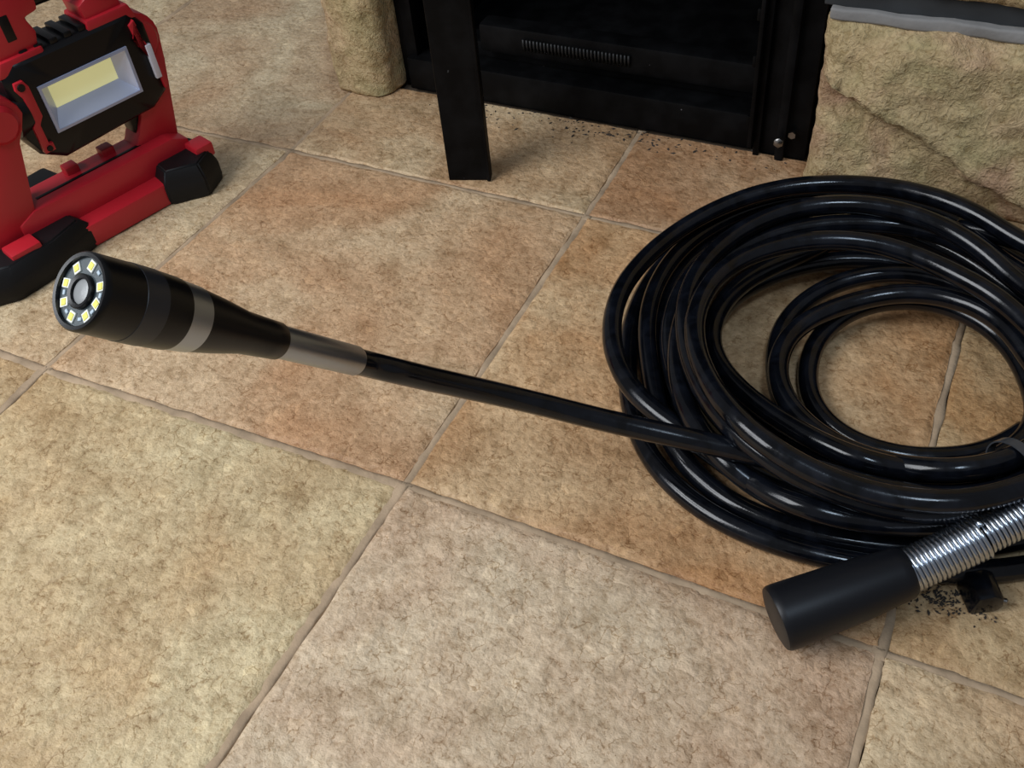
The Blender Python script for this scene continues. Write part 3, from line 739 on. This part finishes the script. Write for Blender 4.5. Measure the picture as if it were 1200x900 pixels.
    (0.1513, 0.3329, 0.0113), (0.1625, 0.3404, 0.0113), (0.1744, 0.3467, 0.0113), (0.1869, 0.3518, 0.0114), (0.1999, 0.3557, 0.0115),
    (0.2131, 0.3583, 0.0116), (0.2266, 0.3595, 0.0116), (0.2401, 0.3593, 0.0115), (0.2535, 0.3579, 0.0113), (0.2667, 0.3551, 0.0111),
    (0.2796, 0.3511, 0.0109), (0.2920, 0.3459, 0.0106), (0.3039, 0.3394, 0.0101), (0.3151, 0.3320, 0.0096), (0.3259, 0.3239, 0.0093),
    (0.3365, 0.3155, 0.0095), (0.3469, 0.3068, 0.0103), (0.3568, 0.2978, 0.0114), (0.3661, 0.2881, 0.0127), (0.3744, 0.2776, 0.0142),
    (0.3813, 0.2661, 0.0161), (0.3866, 0.2539, 0.0184), (0.3901, 0.2412, 0.0212), (0.3919, 0.2282, 0.0243), (0.3924, 0.2151, 0.0274),
    (0.3912, 0.2019, 0.0300), (0.3883, 0.1888, 0.0318), (0.3835, 0.1763, 0.0329), (0.3768, 0.1646, 0.0331), (0.3687, 0.1538, 0.0328),
    (0.3596, 0.1438, 0.0322), (0.3500, 0.1344, 0.0317), (0.3397, 0.1256, 0.0311), (0.3288, 0.1178, 0.0306), (0.3172, 0.1109, 0.0310),
    (0.3053, 0.1048, 0.0328), (0.2932, 0.0994, 0.0356), (0.2807, 0.0953, 0.0385), (0.2674, 0.0938, 0.0401), (0.2541, 0.0960, 0.0393),
    (0.2416, 0.1005, 0.0372), (0.2297, 0.1063, 0.0347), (0.2181, 0.1127, 0.0321), (0.2066, 0.1195, 0.0298), (0.1954, 0.1268, 0.0281),
    (0.1844, 0.1346, 0.0269), (0.1739, 0.1430, 0.0265), (0.1643, 0.1525, 0.0268), (0.1564, 0.1634, 0.0279), (0.1513, 0.1758, 0.0291),
    (0.1490, 0.1890, 0.0301), (0.1490, 0.2025, 0.0307), (0.1509, 0.2158, 0.0309), (0.1547, 0.2288, 0.0311), (0.1600, 0.2412, 0.0311),
    (0.1669, 0.2528, 0.0312), (0.1747, 0.2638, 0.0313), (0.1832, 0.2743, 0.0315), (0.1919, 0.2846, 0.0322), (0.2005, 0.2949, 0.0336),
    (0.2093, 0.3049, 0.0359), (0.2190, 0.3138, 0.0386), (0.2302, 0.3209, 0.0412), (0.2427, 0.3256, 0.0429), (0.2559, 0.3283, 0.0434),
    (0.2694, 0.3293, 0.0428), (0.2827, 0.3285, 0.0410), (0.2956, 0.3257, 0.0383), (0.3079, 0.3210, 0.0354), (0.3198, 0.3149, 0.0332),
    (0.3315, 0.3084, 0.0322), (0.3431, 0.3015, 0.0320), (0.3544, 0.2940, 0.0321), (0.3650, 0.2857, 0.0319), (0.3750, 0.2767, 0.0311),
    (0.3843, 0.2670, 0.0297), (0.3930, 0.2570, 0.0272), (0.4010, 0.2467, 0.0235), (0.4075, 0.2357, 0.0194), (0.4119, 0.2233, 0.0165),
    (0.4139, 0.2100, 0.0158), (0.4141, 0.1965, 0.0166), (0.4132, 0.1831, 0.0177), (0.4113, 0.1698, 0.0184), (0.4082, 0.1566, 0.0181),
    (0.4037, 0.1440, 0.0165), (0.3974, 0.1323, 0.0143), (0.3896, 0.1215, 0.0120), (0.3805, 0.1117, 0.0101), (0.3705, 0.1028, 0.0087),
    (0.3597, 0.0948, 0.0076), (0.3484, 0.0874, 0.0070), (0.3366, 0.0808, 0.0067), (0.3245, 0.0749, 0.0066), (0.3120, 0.0698, 0.0066),
    (0.2992, 0.0654, 0.0066), (0.2862, 0.0618, 0.0066), (0.2730, 0.0590, 0.0066), (0.2596, 0.0571, 0.0066), (0.2462, 0.0561, 0.0066),
    (0.2327, 0.0560, 0.0066), (0.2192, 0.0572, 0.0066), (0.2059, 0.0596, 0.0068), (0.1930, 0.0635, 0.0072), (0.1807, 0.0690, 0.0080),
    (0.1692, 0.0760, 0.0092), (0.1588, 0.0844, 0.0106), (0.1493, 0.0939, 0.0121), (0.1408, 0.1043, 0.0134), (0.1334, 0.1155, 0.0145),
    (0.1268, 0.1273, 0.0154), (0.1207, 0.1393, 0.0160), (0.1148, 0.1515, 0.0163), (0.1093, 0.1638, 0.0166), (0.1044, 0.1764, 0.0168),
    (0.1004, 0.1893, 0.0172), (0.0974, 0.2024, 0.0177), (0.0955, 0.2158, 0.0182), (0.0948, 0.2292, 0.0187), (0.0952, 0.2427, 0.0193),
    (0.0969, 0.2561, 0.0200), (0.0998, 0.2693, 0.0206), (0.1040, 0.2821, 0.0212), (0.1095, 0.2944, 0.0217), (0.1161, 0.3062, 0.0222),
    (0.1237, 0.3173, 0.0227), (0.1323, 0.3277, 0.0232), (0.1419, 0.3372, 0.0238), (0.1523, 0.3458, 0.0242), (0.1636, 0.3532, 0.0245),
    (0.1756, 0.3594, 0.0247), (0.1881, 0.3643, 0.0247), (0.2011, 0.3680, 0.0246), (0.2144, 0.3705, 0.0247), (0.2278, 0.3718, 0.0248),
    (0.2413, 0.3719, 0.0249), (0.2548, 0.3707, 0.0250), (0.2680, 0.3681, 0.0248), (0.2809, 0.3641, 0.0241), (0.2932, 0.3587, 0.0230),
    (0.3050, 0.3522, 0.0217), (0.3165, 0.3452, 0.0208), (0.3281, 0.3383, 0.0205), (0.3397, 0.3314, 0.0207), (0.3512, 0.3243, 0.0211),
    (0.3624, 0.3168, 0.0211), (0.3732, 0.3087, 0.0205), (0.3834, 0.2999, 0.0194), (0.3926, 0.2901, 0.0181), (0.3999, 0.2788, 0.0175),
    (0.4049, 0.2664, 0.0183), (0.4080, 0.2534, 0.0202), (0.4096, 0.2402, 0.0229), (0.4102, 0.2270, 0.0256), (0.4100, 0.2137, 0.0279),
    (0.4088, 0.2003, 0.0290), (0.4063, 0.1871, 0.0285), (0.4019, 0.1744, 0.0268), (0.3956, 0.1627, 0.0250), (0.3877, 0.1518, 0.0237),
    (0.3787, 0.1418, 0.0227), (0.3691, 0.1323, 0.0218), (0.3593, 0.1231, 0.0209), (0.3492, 0.1142, 0.0202), (0.3386, 0.1059, 0.0197),
    (0.3275, 0.0982, 0.0194), (0.3159, 0.0912, 0.0193), (0.3039, 0.0850, 0.0191), (0.2915, 0.0798, 0.0189), (0.2786, 0.0758, 0.0185),
    (0.2653, 0.0732, 0.0181), (0.2519, 0.0721, 0.0177), (0.2384, 0.0726, 0.0177), (0.2250, 0.0746, 0.0178), (0.2121, 0.0783, 0.0180),
    (0.1996, 0.0834, 0.0182), (0.1876, 0.0896, 0.0185), (0.1764, 0.0971, 0.0191), (0.1659, 0.1055, 0.0196), (0.1562, 0.1150, 0.0201),
    (0.1475, 0.1253, 0.0205), (0.1397, 0.1363, 0.0209), (0.1328, 0.1479, 0.0215), (0.1269, 0.1600, 0.0223), (0.1223, 0.1726, 0.0234),
    (0.1191, 0.1857, 0.0248), (0.1173, 0.1989, 0.0264), (0.1170, 0.2123, 0.0282), (0.1184, 0.2256, 0.0300), (0.1216, 0.2386, 0.0318),
    (0.1263, 0.2511, 0.0334), (0.1323, 0.2632, 0.0349), (0.1393, 0.2746, 0.0362), (0.1475, 0.2853, 0.0372), (0.1566, 0.2953, 0.0379),
    (0.1664, 0.3045, 0.0384), (0.1771, 0.3127, 0.0386), (0.1887, 0.3196, 0.0381), (0.2010, 0.3250, 0.0369), (0.2139, 0.3287, 0.0351),
    (0.2271, 0.3306, 0.0333), (0.2405, 0.3310, 0.0319), (0.2539, 0.3296, 0.0310), (0.2670, 0.3265, 0.0306), (0.2798, 0.3220, 0.0303),
    (0.2920, 0.3164, 0.0300), (0.3037, 0.3097, 0.0293), (0.3149, 0.3022, 0.0285), (0.3259, 0.2943, 0.0279), (0.3367, 0.2863, 0.0280),
    (0.3474, 0.2780, 0.0291), (0.3575, 0.2692, 0.0307), (0.3668, 0.2596, 0.0326), (0.3750, 0.2491, 0.0347), (0.3822, 0.2379, 0.0368),
    (0.3882, 0.2260, 0.0388), (0.3932, 0.2135, 0.0403), (0.3970, 0.2006, 0.0410), (0.3993, 0.1873, 0.0407), (0.3995, 0.1739, 0.0393),
    (0.3973, 0.1607, 0.0373), (0.3928, 0.1482, 0.0350), (0.3861, 0.1367, 0.0327), (0.3778, 0.1263, 0.0306), (0.3686, 0.1166, 0.0288),
    (0.3586, 0.1076, 0.0275), (0.3482, 0.0991, 0.0265), (0.3372, 0.0912, 0.0259), (0.3259, 0.0839, 0.0256), (0.3141, 0.0773, 0.0252),
    (0.3019, 0.0715, 0.0248), (0.2893, 0.0667, 0.0242), (0.2763, 0.0632, 0.0234), (0.2630, 0.0611, 0.0227), (0.2495, 0.0603, 0.0223),
    (0.2360, 0.0604, 0.0231), (0.2228, 0.0608, 0.0257), (0.2100, 0.0624, 0.0297), (0.1976, 0.0660, 0.0335), (0.1859, 0.0723, 0.0359),
    (0.1754, 0.0807, 0.0367), (0.1660, 0.0904, 0.0368), (0.1576, 0.1009, 0.0365), (0.1505, 0.1123, 0.0359), (0.1444, 0.1244, 0.0353),
    (0.1394, 0.1369, 0.0347), (0.1353, 0.1498, 0.0342), (0.1319, 0.1628, 0.0340), (0.1295, 0.1761, 0.0342), (0.1281, 0.1895, 0.0347),
    (0.1280, 0.2030, 0.0354), (0.1295, 0.2164, 0.0364), (0.1326, 0.2295, 0.0376), (0.1374, 0.2420, 0.0390), (0.1439, 0.2537, 0.0406),
    (0.1520, 0.2644, 0.0422), (0.1613, 0.2740, 0.0437), (0.1718, 0.2824, 0.0453), (0.1831, 0.2897, 0.0466), (0.1949, 0.2960, 0.0476),
    (0.2073, 0.3015, 0.0481), (0.2199, 0.3062, 0.0483), (0.2329, 0.3101, 0.0481), (0.2461, 0.3129, 0.0478), (0.2595, 0.3142, 0.0472),
    (0.2729, 0.3136, 0.0465), (0.2862, 0.3112, 0.0455), (0.2989, 0.3070, 0.0440), (0.3108, 0.3009, 0.0424), (0.3222, 0.2937, 0.0411),
    (0.3333, 0.2861, 0.0408), (0.3443, 0.2782, 0.0416), (0.3548, 0.2699, 0.0432), (0.3647, 0.2610, 0.0451), (0.3737, 0.2511, 0.0472),
    (0.3818, 0.2405, 0.0493), (0.3890, 0.2293, 0.0511), (0.3952, 0.2173, 0.0525), (0.4004, 0.2049, 0.0530), (0.4043, 0.1920, 0.0525),
    (0.4063, 0.1787, 0.0510), (0.4060, 0.1654, 0.0490), (0.4033, 0.1523, 0.0475), (0.3987, 0.1396, 0.0477), (0.3931, 0.1275, 0.0494),
    (0.3868, 0.1158, 0.0520), (0.3797, 0.1046, 0.0547), (0.3716, 0.0940, 0.0565), (0.3621, 0.0845, 0.0562), (0.3513, 0.0777, 0.0520),
    (0.3401, 0.0736, 0.0456), (0.3284, 0.0704, 0.0398), (0.3160, 0.0666, 0.0362), (0.3033, 0.0622, 0.0348), (0.2906, 0.0577, 0.0350),
    (0.2777, 0.0536, 0.0360), (0.2647, 0.0505, 0.0371), (0.2513, 0.0492, 0.0378), (0.2379, 0.0506, 0.0369), (0.2255, 0.0549, 0.0341),
    (0.2141, 0.0611, 0.0304), (0.2029, 0.0679, 0.0271), (0.1914, 0.0747, 0.0250), (0.1794, 0.0809, 0.0243), (0.1670, 0.0862, 0.0246),
    (0.1545, 0.0912, 0.0251), (0.1421, 0.0965, 0.0255), (0.1301, 0.1026, 0.0262), (0.1188, 0.1100, 0.0271), (0.1088, 0.1189, 0.0282),
    (0.1001, 0.1292, 0.0292), (0.0928, 0.1406, 0.0299), (0.0871, 0.1528, 0.0305), (0.0827, 0.1655, 0.0311), (0.0798, 0.1787, 0.0317),
    (0.0783, 0.1921, 0.0323), (0.0783, 0.2056, 0.0328), (0.0798, 0.2190, 0.0334), (0.0824, 0.2322, 0.0341), (0.0860, 0.2452, 0.0348),
    (0.0907, 0.2578, 0.0357), (0.0964, 0.2700, 0.0367), (0.1030, 0.2817, 0.0379), (0.1106, 0.2928, 0.0393), (0.1191, 0.3032, 0.0408),
    (0.1285, 0.3128, 0.0423), (0.1386, 0.3216, 0.0439), (0.1497, 0.3292, 0.0453), (0.1614, 0.3358, 0.0467), (0.1737, 0.3412, 0.0478),
    (0.1865, 0.3455, 0.0488), (0.1996, 0.3486, 0.0497), (0.2129, 0.3506, 0.0506), (0.2263, 0.3516, 0.0515), (0.2398, 0.3514, 0.0521),
    (0.2532, 0.3500, 0.0525), (0.2665, 0.3476, 0.0527), (0.2795, 0.3440, 0.0525), (0.2921, 0.3393, 0.0519), (0.3043, 0.3334, 0.0509),
    (0.3159, 0.3267, 0.0498), (0.3276, 0.3199, 0.0494), (0.3393, 0.3132, 0.0499), (0.3508, 0.3062, 0.0508), (0.3618, 0.2984, 0.0519),
    (0.3720, 0.2897, 0.0530), (0.3813, 0.2800, 0.0540), (0.3895, 0.2692, 0.0550), (0.3963, 0.2577, 0.0562), (0.4019, 0.2454, 0.0575),
    (0.4060, 0.2327, 0.0589), (0.4090, 0.2196, 0.0604), (0.4107, 0.2063, 0.0618), (0.4113, 0.1928, 0.0628), (0.4105, 0.1794, 0.0633),
    (0.4084, 0.1660, 0.0633), (0.4046, 0.1531, 0.0625), (0.3990, 0.1410, 0.0605), (0.3915, 0.1305, 0.0567), (0.3823, 0.1218, 0.0522),
    (0.3724, 0.1133, 0.0487), (0.3628, 0.1040, 0.0471), (0.3536, 0.0940, 0.0472), (0.3445, 0.0842, 0.0485), (0.3348, 0.0749, 0.0500),
    (0.3239, 0.0671, 0.0511), (0.3116, 0.0615, 0.0510), (0.2986, 0.0583, 0.0501), (0.2852, 0.0570, 0.0491), (0.2717, 0.0567, 0.0486),
    (0.2582, 0.0571, 0.0488), (0.2448, 0.0583, 0.0499), (0.2316, 0.0605, 0.0518), (0.2187, 0.0639, 0.0539), (0.2063, 0.0691, 0.0554),
    (0.1949, 0.0762, 0.0553), (0.1848, 0.0850, 0.0539), (0.1756, 0.0947, 0.0517), (0.1672, 0.1050, 0.0495), (0.1595, 0.1159, 0.0478),
    (0.1523, 0.1273, 0.0466), (0.1458, 0.1391, 0.0460), (0.1401, 0.1514, 0.0460), (0.1353, 0.1640, 0.0464), (0.1316, 0.1769, 0.0470),
    (0.1290, 0.1902, 0.0478), (0.1282, 0.2036, 0.0488), (0.1290, 0.2170, 0.0498), (0.1316, 0.2302, 0.0510), (0.1356, 0.2431, 0.0522),
    (0.1411, 0.2553, 0.0534), (0.1480, 0.2669, 0.0546), (0.1562, 0.2775, 0.0558), (0.1656, 0.2871, 0.0570), (0.1764, 0.2951, 0.0582),
    (0.1881, 0.3017, 0.0592), (0.2007, 0.3066, 0.0601), (0.2137, 0.3099, 0.0607), (0.2271, 0.3117, 0.0610), (0.2406, 0.3121, 0.0608),
    (0.2541, 0.3113, 0.0601), (0.2673, 0.3092, 0.0588), (0.2803, 0.3057, 0.0571), (0.2927, 0.3008, 0.0551), (0.3044, 0.2945, 0.0529),
    (0.3153, 0.2868, 0.0507), (0.3257, 0.2784, 0.0492), (0.3361, 0.2697, 0.0489), (0.3464, 0.2611, 0.0499), (0.3563, 0.2521, 0.0518),
    (0.3655, 0.2425, 0.0541), (0.3737, 0.2321, 0.0565), (0.3808, 0.2208, 0.0588), (0.3864, 0.2087, 0.0610), (0.3905, 0.1960, 0.0631),
    (0.3928, 0.1829, 0.0650), (0.3935, 0.1695, 0.0668), (0.3925, 0.1562, 0.0683), (0.3898, 0.1430, 0.0692), (0.3854, 0.1302, 0.0695),
    (0.3793, 0.1182, 0.0692), (0.3718, 0.1070, 0.0687), (0.3633, 0.0965, 0.0680), (0.3541, 0.0867, 0.0673), (0.3442, 0.0776, 0.0665),
    (0.3334, 0.0695, 0.0657), (0.3218, 0.0627, 0.0648), (0.3092, 0.0579, 0.0638), (0.2961, 0.0549, 0.0629), (0.2827, 0.0534, 0.0621),
    (0.2692, 0.0532, 0.0619), (0.2557, 0.0539, 0.0623), (0.2424, 0.0555, 0.0636), (0.2292, 0.0581, 0.0654), (0.2165, 0.0621, 0.0672),
    (0.2044, 0.0680, 0.0681), (0.1934, 0.0759, 0.0679), (0.1837, 0.0851, 0.0666), (0.1750, 0.0953, 0.0648), (0.1672, 0.1062, 0.0629),
    (0.1601, 0.1175, 0.0611), (0.1538, 0.1294, 0.0597), (0.1486, 0.1418, 0.0588), (0.1447, 0.1547, 0.0582), (0.1425, 0.1680, 0.0579),
    (0.1419, 0.1815, 0.0579), (0.1431, 0.1949, 0.0581), (0.1465, 0.2079, 0.0584), (0.1522, 0.2202, 0.0587), (0.1598, 0.2313, 0.0590),
    (0.1690, 0.2412, 0.0593), (0.1794, 0.2498, 0.0597), (0.1907, 0.2571, 0.0601), (0.2029, 0.2629, 0.0604), (0.2157, 0.2670, 0.0605),
    (0.2290, 0.2694, 0.0604), (0.2425, 0.2702, 0.0599), (0.2559, 0.2693, 0.0590), (0.2691, 0.2669, 0.0581), (0.2821, 0.2633, 0.0572),
    (0.2948, 0.2586, 0.0564), (0.3070, 0.2529, 0.0560), (0.3186, 0.2460, 0.0555), (0.3292, 0.2377, 0.0549), (0.3389, 0.2283, 0.0544),
    (0.3480, 0.2183, 0.0543), (0.3564, 0.2078, 0.0547), (0.3637, 0.1964, 0.0551), (0.3697, 0.1843, 0.0552), (0.3739, 0.1715, 0.0545),
    (0.3758, 0.1584, 0.0525), (0.3749, 0.1454, 0.0490), (0.3706, 0.1333, 0.0449), (0.3637, 0.1222, 0.0416), (0.3550, 0.1120, 0.0396),
    (0.3453, 0.1027, 0.0386), (0.3346, 0.0946, 0.0379), (0.3226, 0.0884, 0.0372), (0.3098, 0.0843, 0.0364), (0.2965, 0.0819, 0.0357),
    (0.2831, 0.0806, 0.0352), (0.2696, 0.0798, 0.0354), (0.2561, 0.0791, 0.0360), (0.2427, 0.0781, 0.0373), (0.2295, 0.0763, 0.0391),
    (0.2164, 0.0738, 0.0415), (0.2036, 0.0706, 0.0443), (0.1909, 0.0673, 0.0473), (0.1780, 0.0640, 0.0499), (0.1651, 0.0609, 0.0523),
    (0.1521, 0.0579, 0.0546), (0.1393, 0.0547, 0.0572), (0.1267, 0.0510, 0.0604), (0.1145, 0.0468, 0.0645), (0.1030, 0.0420, 0.0696),
    (0.0922, 0.0365, 0.0756), (0.0823, 0.0302, 0.0823), (0.0735, 0.0233, 0.0898), (0.0655, 0.0159, 0.0978), (0.0584, 0.0081, 0.1062),
    (0.0520, 0.0001, 0.1150), (0.0461, -0.0081, 0.1239), (0.0407, -0.0163, 0.1332), (0.0357, -0.0246, 0.1426), (0.0287, -0.0322, 0.1512),
    (0.0260, -0.0407, 0.1612), (0.0237, -0.0493, 0.1714)
)]
RC = 0.0069
tube('cable', catmull(PATH, 3), RC, M['cable'], CAM, 14)

H0 = Vector((0.01791, -0.07112, 0.19730)) - CO
HA = Vector((-0.16874, -0.63543, 0.75349)).normalized()
hint = up
FE = 0.0544            # ferrule length behind H0
lathe('ferrule', [(-FE + 0.0060, 0.0064), (-FE + 0.0062, 0.0074), (-FE + 0.0068, 0.00765), (0.010, 0.0078)], M['steel'], CAM, H0, HA, 48, hint)
housing = lathe('head_housing', [(0.0086, 0.0072), (0.0088, 0.0082), (0.0096, 0.0087), (0.018, 0.0090), (0.031, 0.0096), (0.047, 0.0121), (0.0606, 0.0137)], M['head_black'], CAM, H0, HA, 64, hint)
lathe('silver_band', [(0.0604, 0.0120), (0.0606, 0.0139), (0.0717, 0.01455), (0.0719, 0.0130)], M['steel'], CAM, H0, HA, 64, hint)
body = lathe('head_body', [(0.0718, 0.0130), (0.0718, 0.01475), (0.0735, 0.0150), (0.0840, 0.0153), (0.0940, 0.0153), (0.1100, 0.0151), (0.1123, 0.0150), (0.1131, 0.0144), (0.1129, 0.0130), (0.1100, 0.0126)], M['head_black'], CAM, H0, HA, 64, hint)
lathe('grip_ring', [(0.0840, 0.0151), (0.0843, 0.01545), (0.0947, 0.01545), (0.0950, 0.0151)], M['head_grey'], body, H0, HA, 64, hint)
face_t = 0.1112
board = lathe('led_board', [(0.1086, 0.0), (0.1086, 0.0129), (face_t, 0.0129), (face_t, 0.0)], M['pcb'], CAM, H0, HA, 48, hint)
lens = lathe('lens_barrel', [(face_t - 0.0005, 0.0066), (face_t + 0.0016, 0.0066), (face_t + 0.0019, 0.0062), (face_t + 0.0016, 0.0049), (face_t + 0.0004, 0.0049)], M['head_black'], CAM, H0, HA, 40, hint)
lathe('lens_glass', [(face_t + 0.0003, 0.0050), (face_t + 0.0006, 0.0042), (face_t + 0.0008, 0.0026), (face_t + 0.0009, 0.0)], M['lens'], lens, H0, HA, 40, hint)
fx, fy, fa = frame_of(HA, hint)          # fx = picture up, fy = axis x up
def on_face(name, ang, rad, w, h, t, mat, parent, tw=0.0):
    a = math.radians(ang)
    rdir = fx * math.sin(a) + fy * math.cos(a)
    tdir = fa.cross(rdir)
    cc, ss = math.cos(tw), math.sin(tw)
    e1 = rdir * cc + tdir * ss; e2 = tdir * cc - rdir * ss
    mt = Matrix((e1, e2, fa)).transposed().to_4x4(); mt.translation = H0 + fa * (face_t) + rdir * rad
    return box(name, (-w / 2, -h / 2, -0.0002), (w / 2, h / 2, t), mat, parent, 0.0002, 1, mt)
for k, ang_ in enumerate((112, 64, 22, -20, -65, -112, -150, 172)):
    led = on_face('led', ang_, 0.0100, 0.0042, 0.0036, 0.0006, M['led_white'], board, 0.2 * ((k % 3) - 1))
    rdir = fx * math.sin(math.radians(ang_)) + fy * math.cos(math.radians(ang_))
    on_face('led_die', ang_, 0.0100, 0.0027, 0.0027, 0.0008, M['led_yellow'], board, 0.2 * ((k % 3) - 1))
for ang_ in (191, 2, -43, -92, 140, -131):
    on_face('board_chip', ang_, 0.0102, 0.0014, 0.0020, 0.0005, M['chip'], board)
on_face('white_mark', 88, 0.01345, 0.0007, 0.0040, 0.0017, M['led_white'], body)

# connector: black cap, two-step spring and its tail cable
CA = Vector((0.2482, -0.0181, 0.0225)); CB = Vector((0.3056, 0.0303, 0.0340))
def wp(p): return Vector(p) - CO
cax = (CB - CA).normalized(); cl = (CB - CA).length
cap = lathe('connector_cap', [(0.0, 0.0), (0.0, 0.0150), (0.0006, 0.0172), (0.0020, 0.0180), (0.005, 0.0182), (cl * 0.6, 0.0168), (cl - 0.006, 0.0146), (cl - 0.002, 0.0142), (cl, 0.0130), (cl, 0.0)], M['cap'], CAM, CA - CO, cax, 56)
SP = [Vector(p) for p in ((0.3045, 0.0292, 0.0340), (0.3222, 0.0443, 0.0420), (0.3368, 0.0569, 0.0490), (0.3534, 0.0721, 0.0560), (0.3742, 0.0922, 0.0640))]
def helix(path, r, wire, turns, per=18):
    P = catmull(path, 40)
    d = [0.0]
    for a, b in zip(P[:-1], P[1:]): d.append(d[-1] + (b - a).length)
    out = []; n = int(turns * per); j = 0
    nrm = None
    for i in range(n + 1):
        s = d[-1] * i / n
        while j < len(d) - 2 and d[j + 1] < s: j += 1
        w = (s - d[j]) / (d[j + 1] - d[j])
        c = P[j].lerp(P[j + 1], w); t = (P[j + 1] - P[j]).normalized()
        if nrm is None: nrm = frame_of(t)[0]
        nrm = (nrm - t * nrm.dot(t)).normalized()
        b = t.cross(nrm); ph = 2 * math.pi * i / per
        out.append(c + nrm * (r * math.cos(ph)) + b * (r * math.sin(ph)))
    return out
tube('spring', helix([p - CO for p in SP[:3]], 0.0110, 0.0013, 17), 0.00135, M['spring'], CAM, 8)
tube('spring', helix([p - CO for p in SP[2:]], 0.0092, 0.0012, 20), 0.00125, M['spring'], CAM, 8)
tube('spring_core', [p - CO for p in catmull(SP, 12)], 0.0082, M['black_rubber'], CAM, 14)
TAIL = [Vector(p) for p in ((0.3742, 0.0922, 0.0640), (0.3810, 0.1420, 0.0680), (0.3910, 0.1820, 0.0700), (0.3900, 0.2260, 0.0680), (0.3760, 0.2700, 0.0630), (0.3500, 0.3050, 0.0540), (0.3160, 0.3300, 0.0440), (0.2850, 0.3420, 0.0360))]
tube('tail_cable', catmull([p - CO for p in TAIL], 10), RC, M['cable'], CAM, 14)
# plastic tie round the inner strands
TR = (0.0158, 0.0185); TC = Vector((0.3484, 0.1199, 0.0387)); TX = Vector((-0.6449, -0.7627, 0.0494)).normalized()
tx, ty, ta = frame_of(TX)
vs, fs = [], []
nseg = 40
for k in range(nseg):
    w = 2 * math.pi * k / nseg
    e = tx * (math.cos(w) * TR[0]) + ty * (math.sin(w) * TR[1])
    nn = e.normalized()
    for s, q in ((-0.0032, 0.0), (0.0032, 0.0), (0.0032, 0.0009), (-0.0032, 0.0009)):
        vs.append(TC - CO + e + nn * q + ta * s)
for k in range(nseg):
    k2 = (k + 1) % nseg
    for i in range(4): fs.append((k * 4 + i, k * 4 + (i + 1) % 4, k2 * 4 + (i + 1) % 4, k2 * 4 + i))
mesh_obj('cable_tie', vs, fs, M['tie'], CAM)

# ------------------------------------------------------------------ small black plug under the spring
pl = empty('rubber_plug', (0.3479, 0.0496, 0.0005), math.radians(28))
tag(pl, 'small glossy black plug lying on the tile below the steel spring', 'plug')
prism('plug_body', [(-0.009, 0.0), (0.006, 0.0), (0.0095, 0.004), (0.008, 0.013), (0.002, 0.016), (-0.006, 0.014)], -0.007, 0.012, M['cable'], pl, 0.0018)
lathe('plug_glint', [(0.0, 0.0016), (0.004, 0.0016), (0.0046, 0.0009)], M['nut'], pl, (0.0078, -0.003, 0.0065), (1, -0.5, 0.2), 10)  # bright metal stub standing in for a glint on the plug

# ------------------------------------------------------------------ grit on the tiles
def grit(name, cx, cy, sx, sy, n, smin, smax, label, seed):
    rng = random.Random(seed); vs, fs = [], []
    for _ in range(n):
        x = rng.gauss(cx, sx); y = rng.gauss(cy, sy); s = rng.uniform(smin, smax)
        if y > 0.445 and cy > 0.3: y = 0.445 - rng.random() * 0.02
        o = len(vs); l = rng.uniform(1, 2.6); a = rng.random() * 6.28
        for px, py, pz in ((-l, 0, 0), (l, 0, 0), (0, 1, 0), (0, -1, 0), (0, 0, 0.9)):
            vs.append((x + s * (px * math.cos(a) - py * math.sin(a)), y + s * (px * math.sin(a) + py * math.cos(a)), 0.0004 + s * pz))
        fs += [(o, o + 2, o + 4), (o + 2, o + 1, o + 4), (o + 1, o + 3, o + 4), (o + 3, o, o + 4), (o, o + 3, o + 1, o + 2)]
    ob = mesh_obj(name, vs, fs, M['crumb'])
    tag(ob, label, 'grit', kind='stuff')
grit('hearth_grit', -0.03, 0.431, 0.085, 0.010, 140, 0.0004, 0.0014, 'dark ash crumbs along the foot of the fireplace opening', 3)
grit('floor_grit', 0.3294, 0.0439, 0.011, 0.005, 200, 0.0003, 0.0009, 'dark grit beside the black cap under the spring', 5)
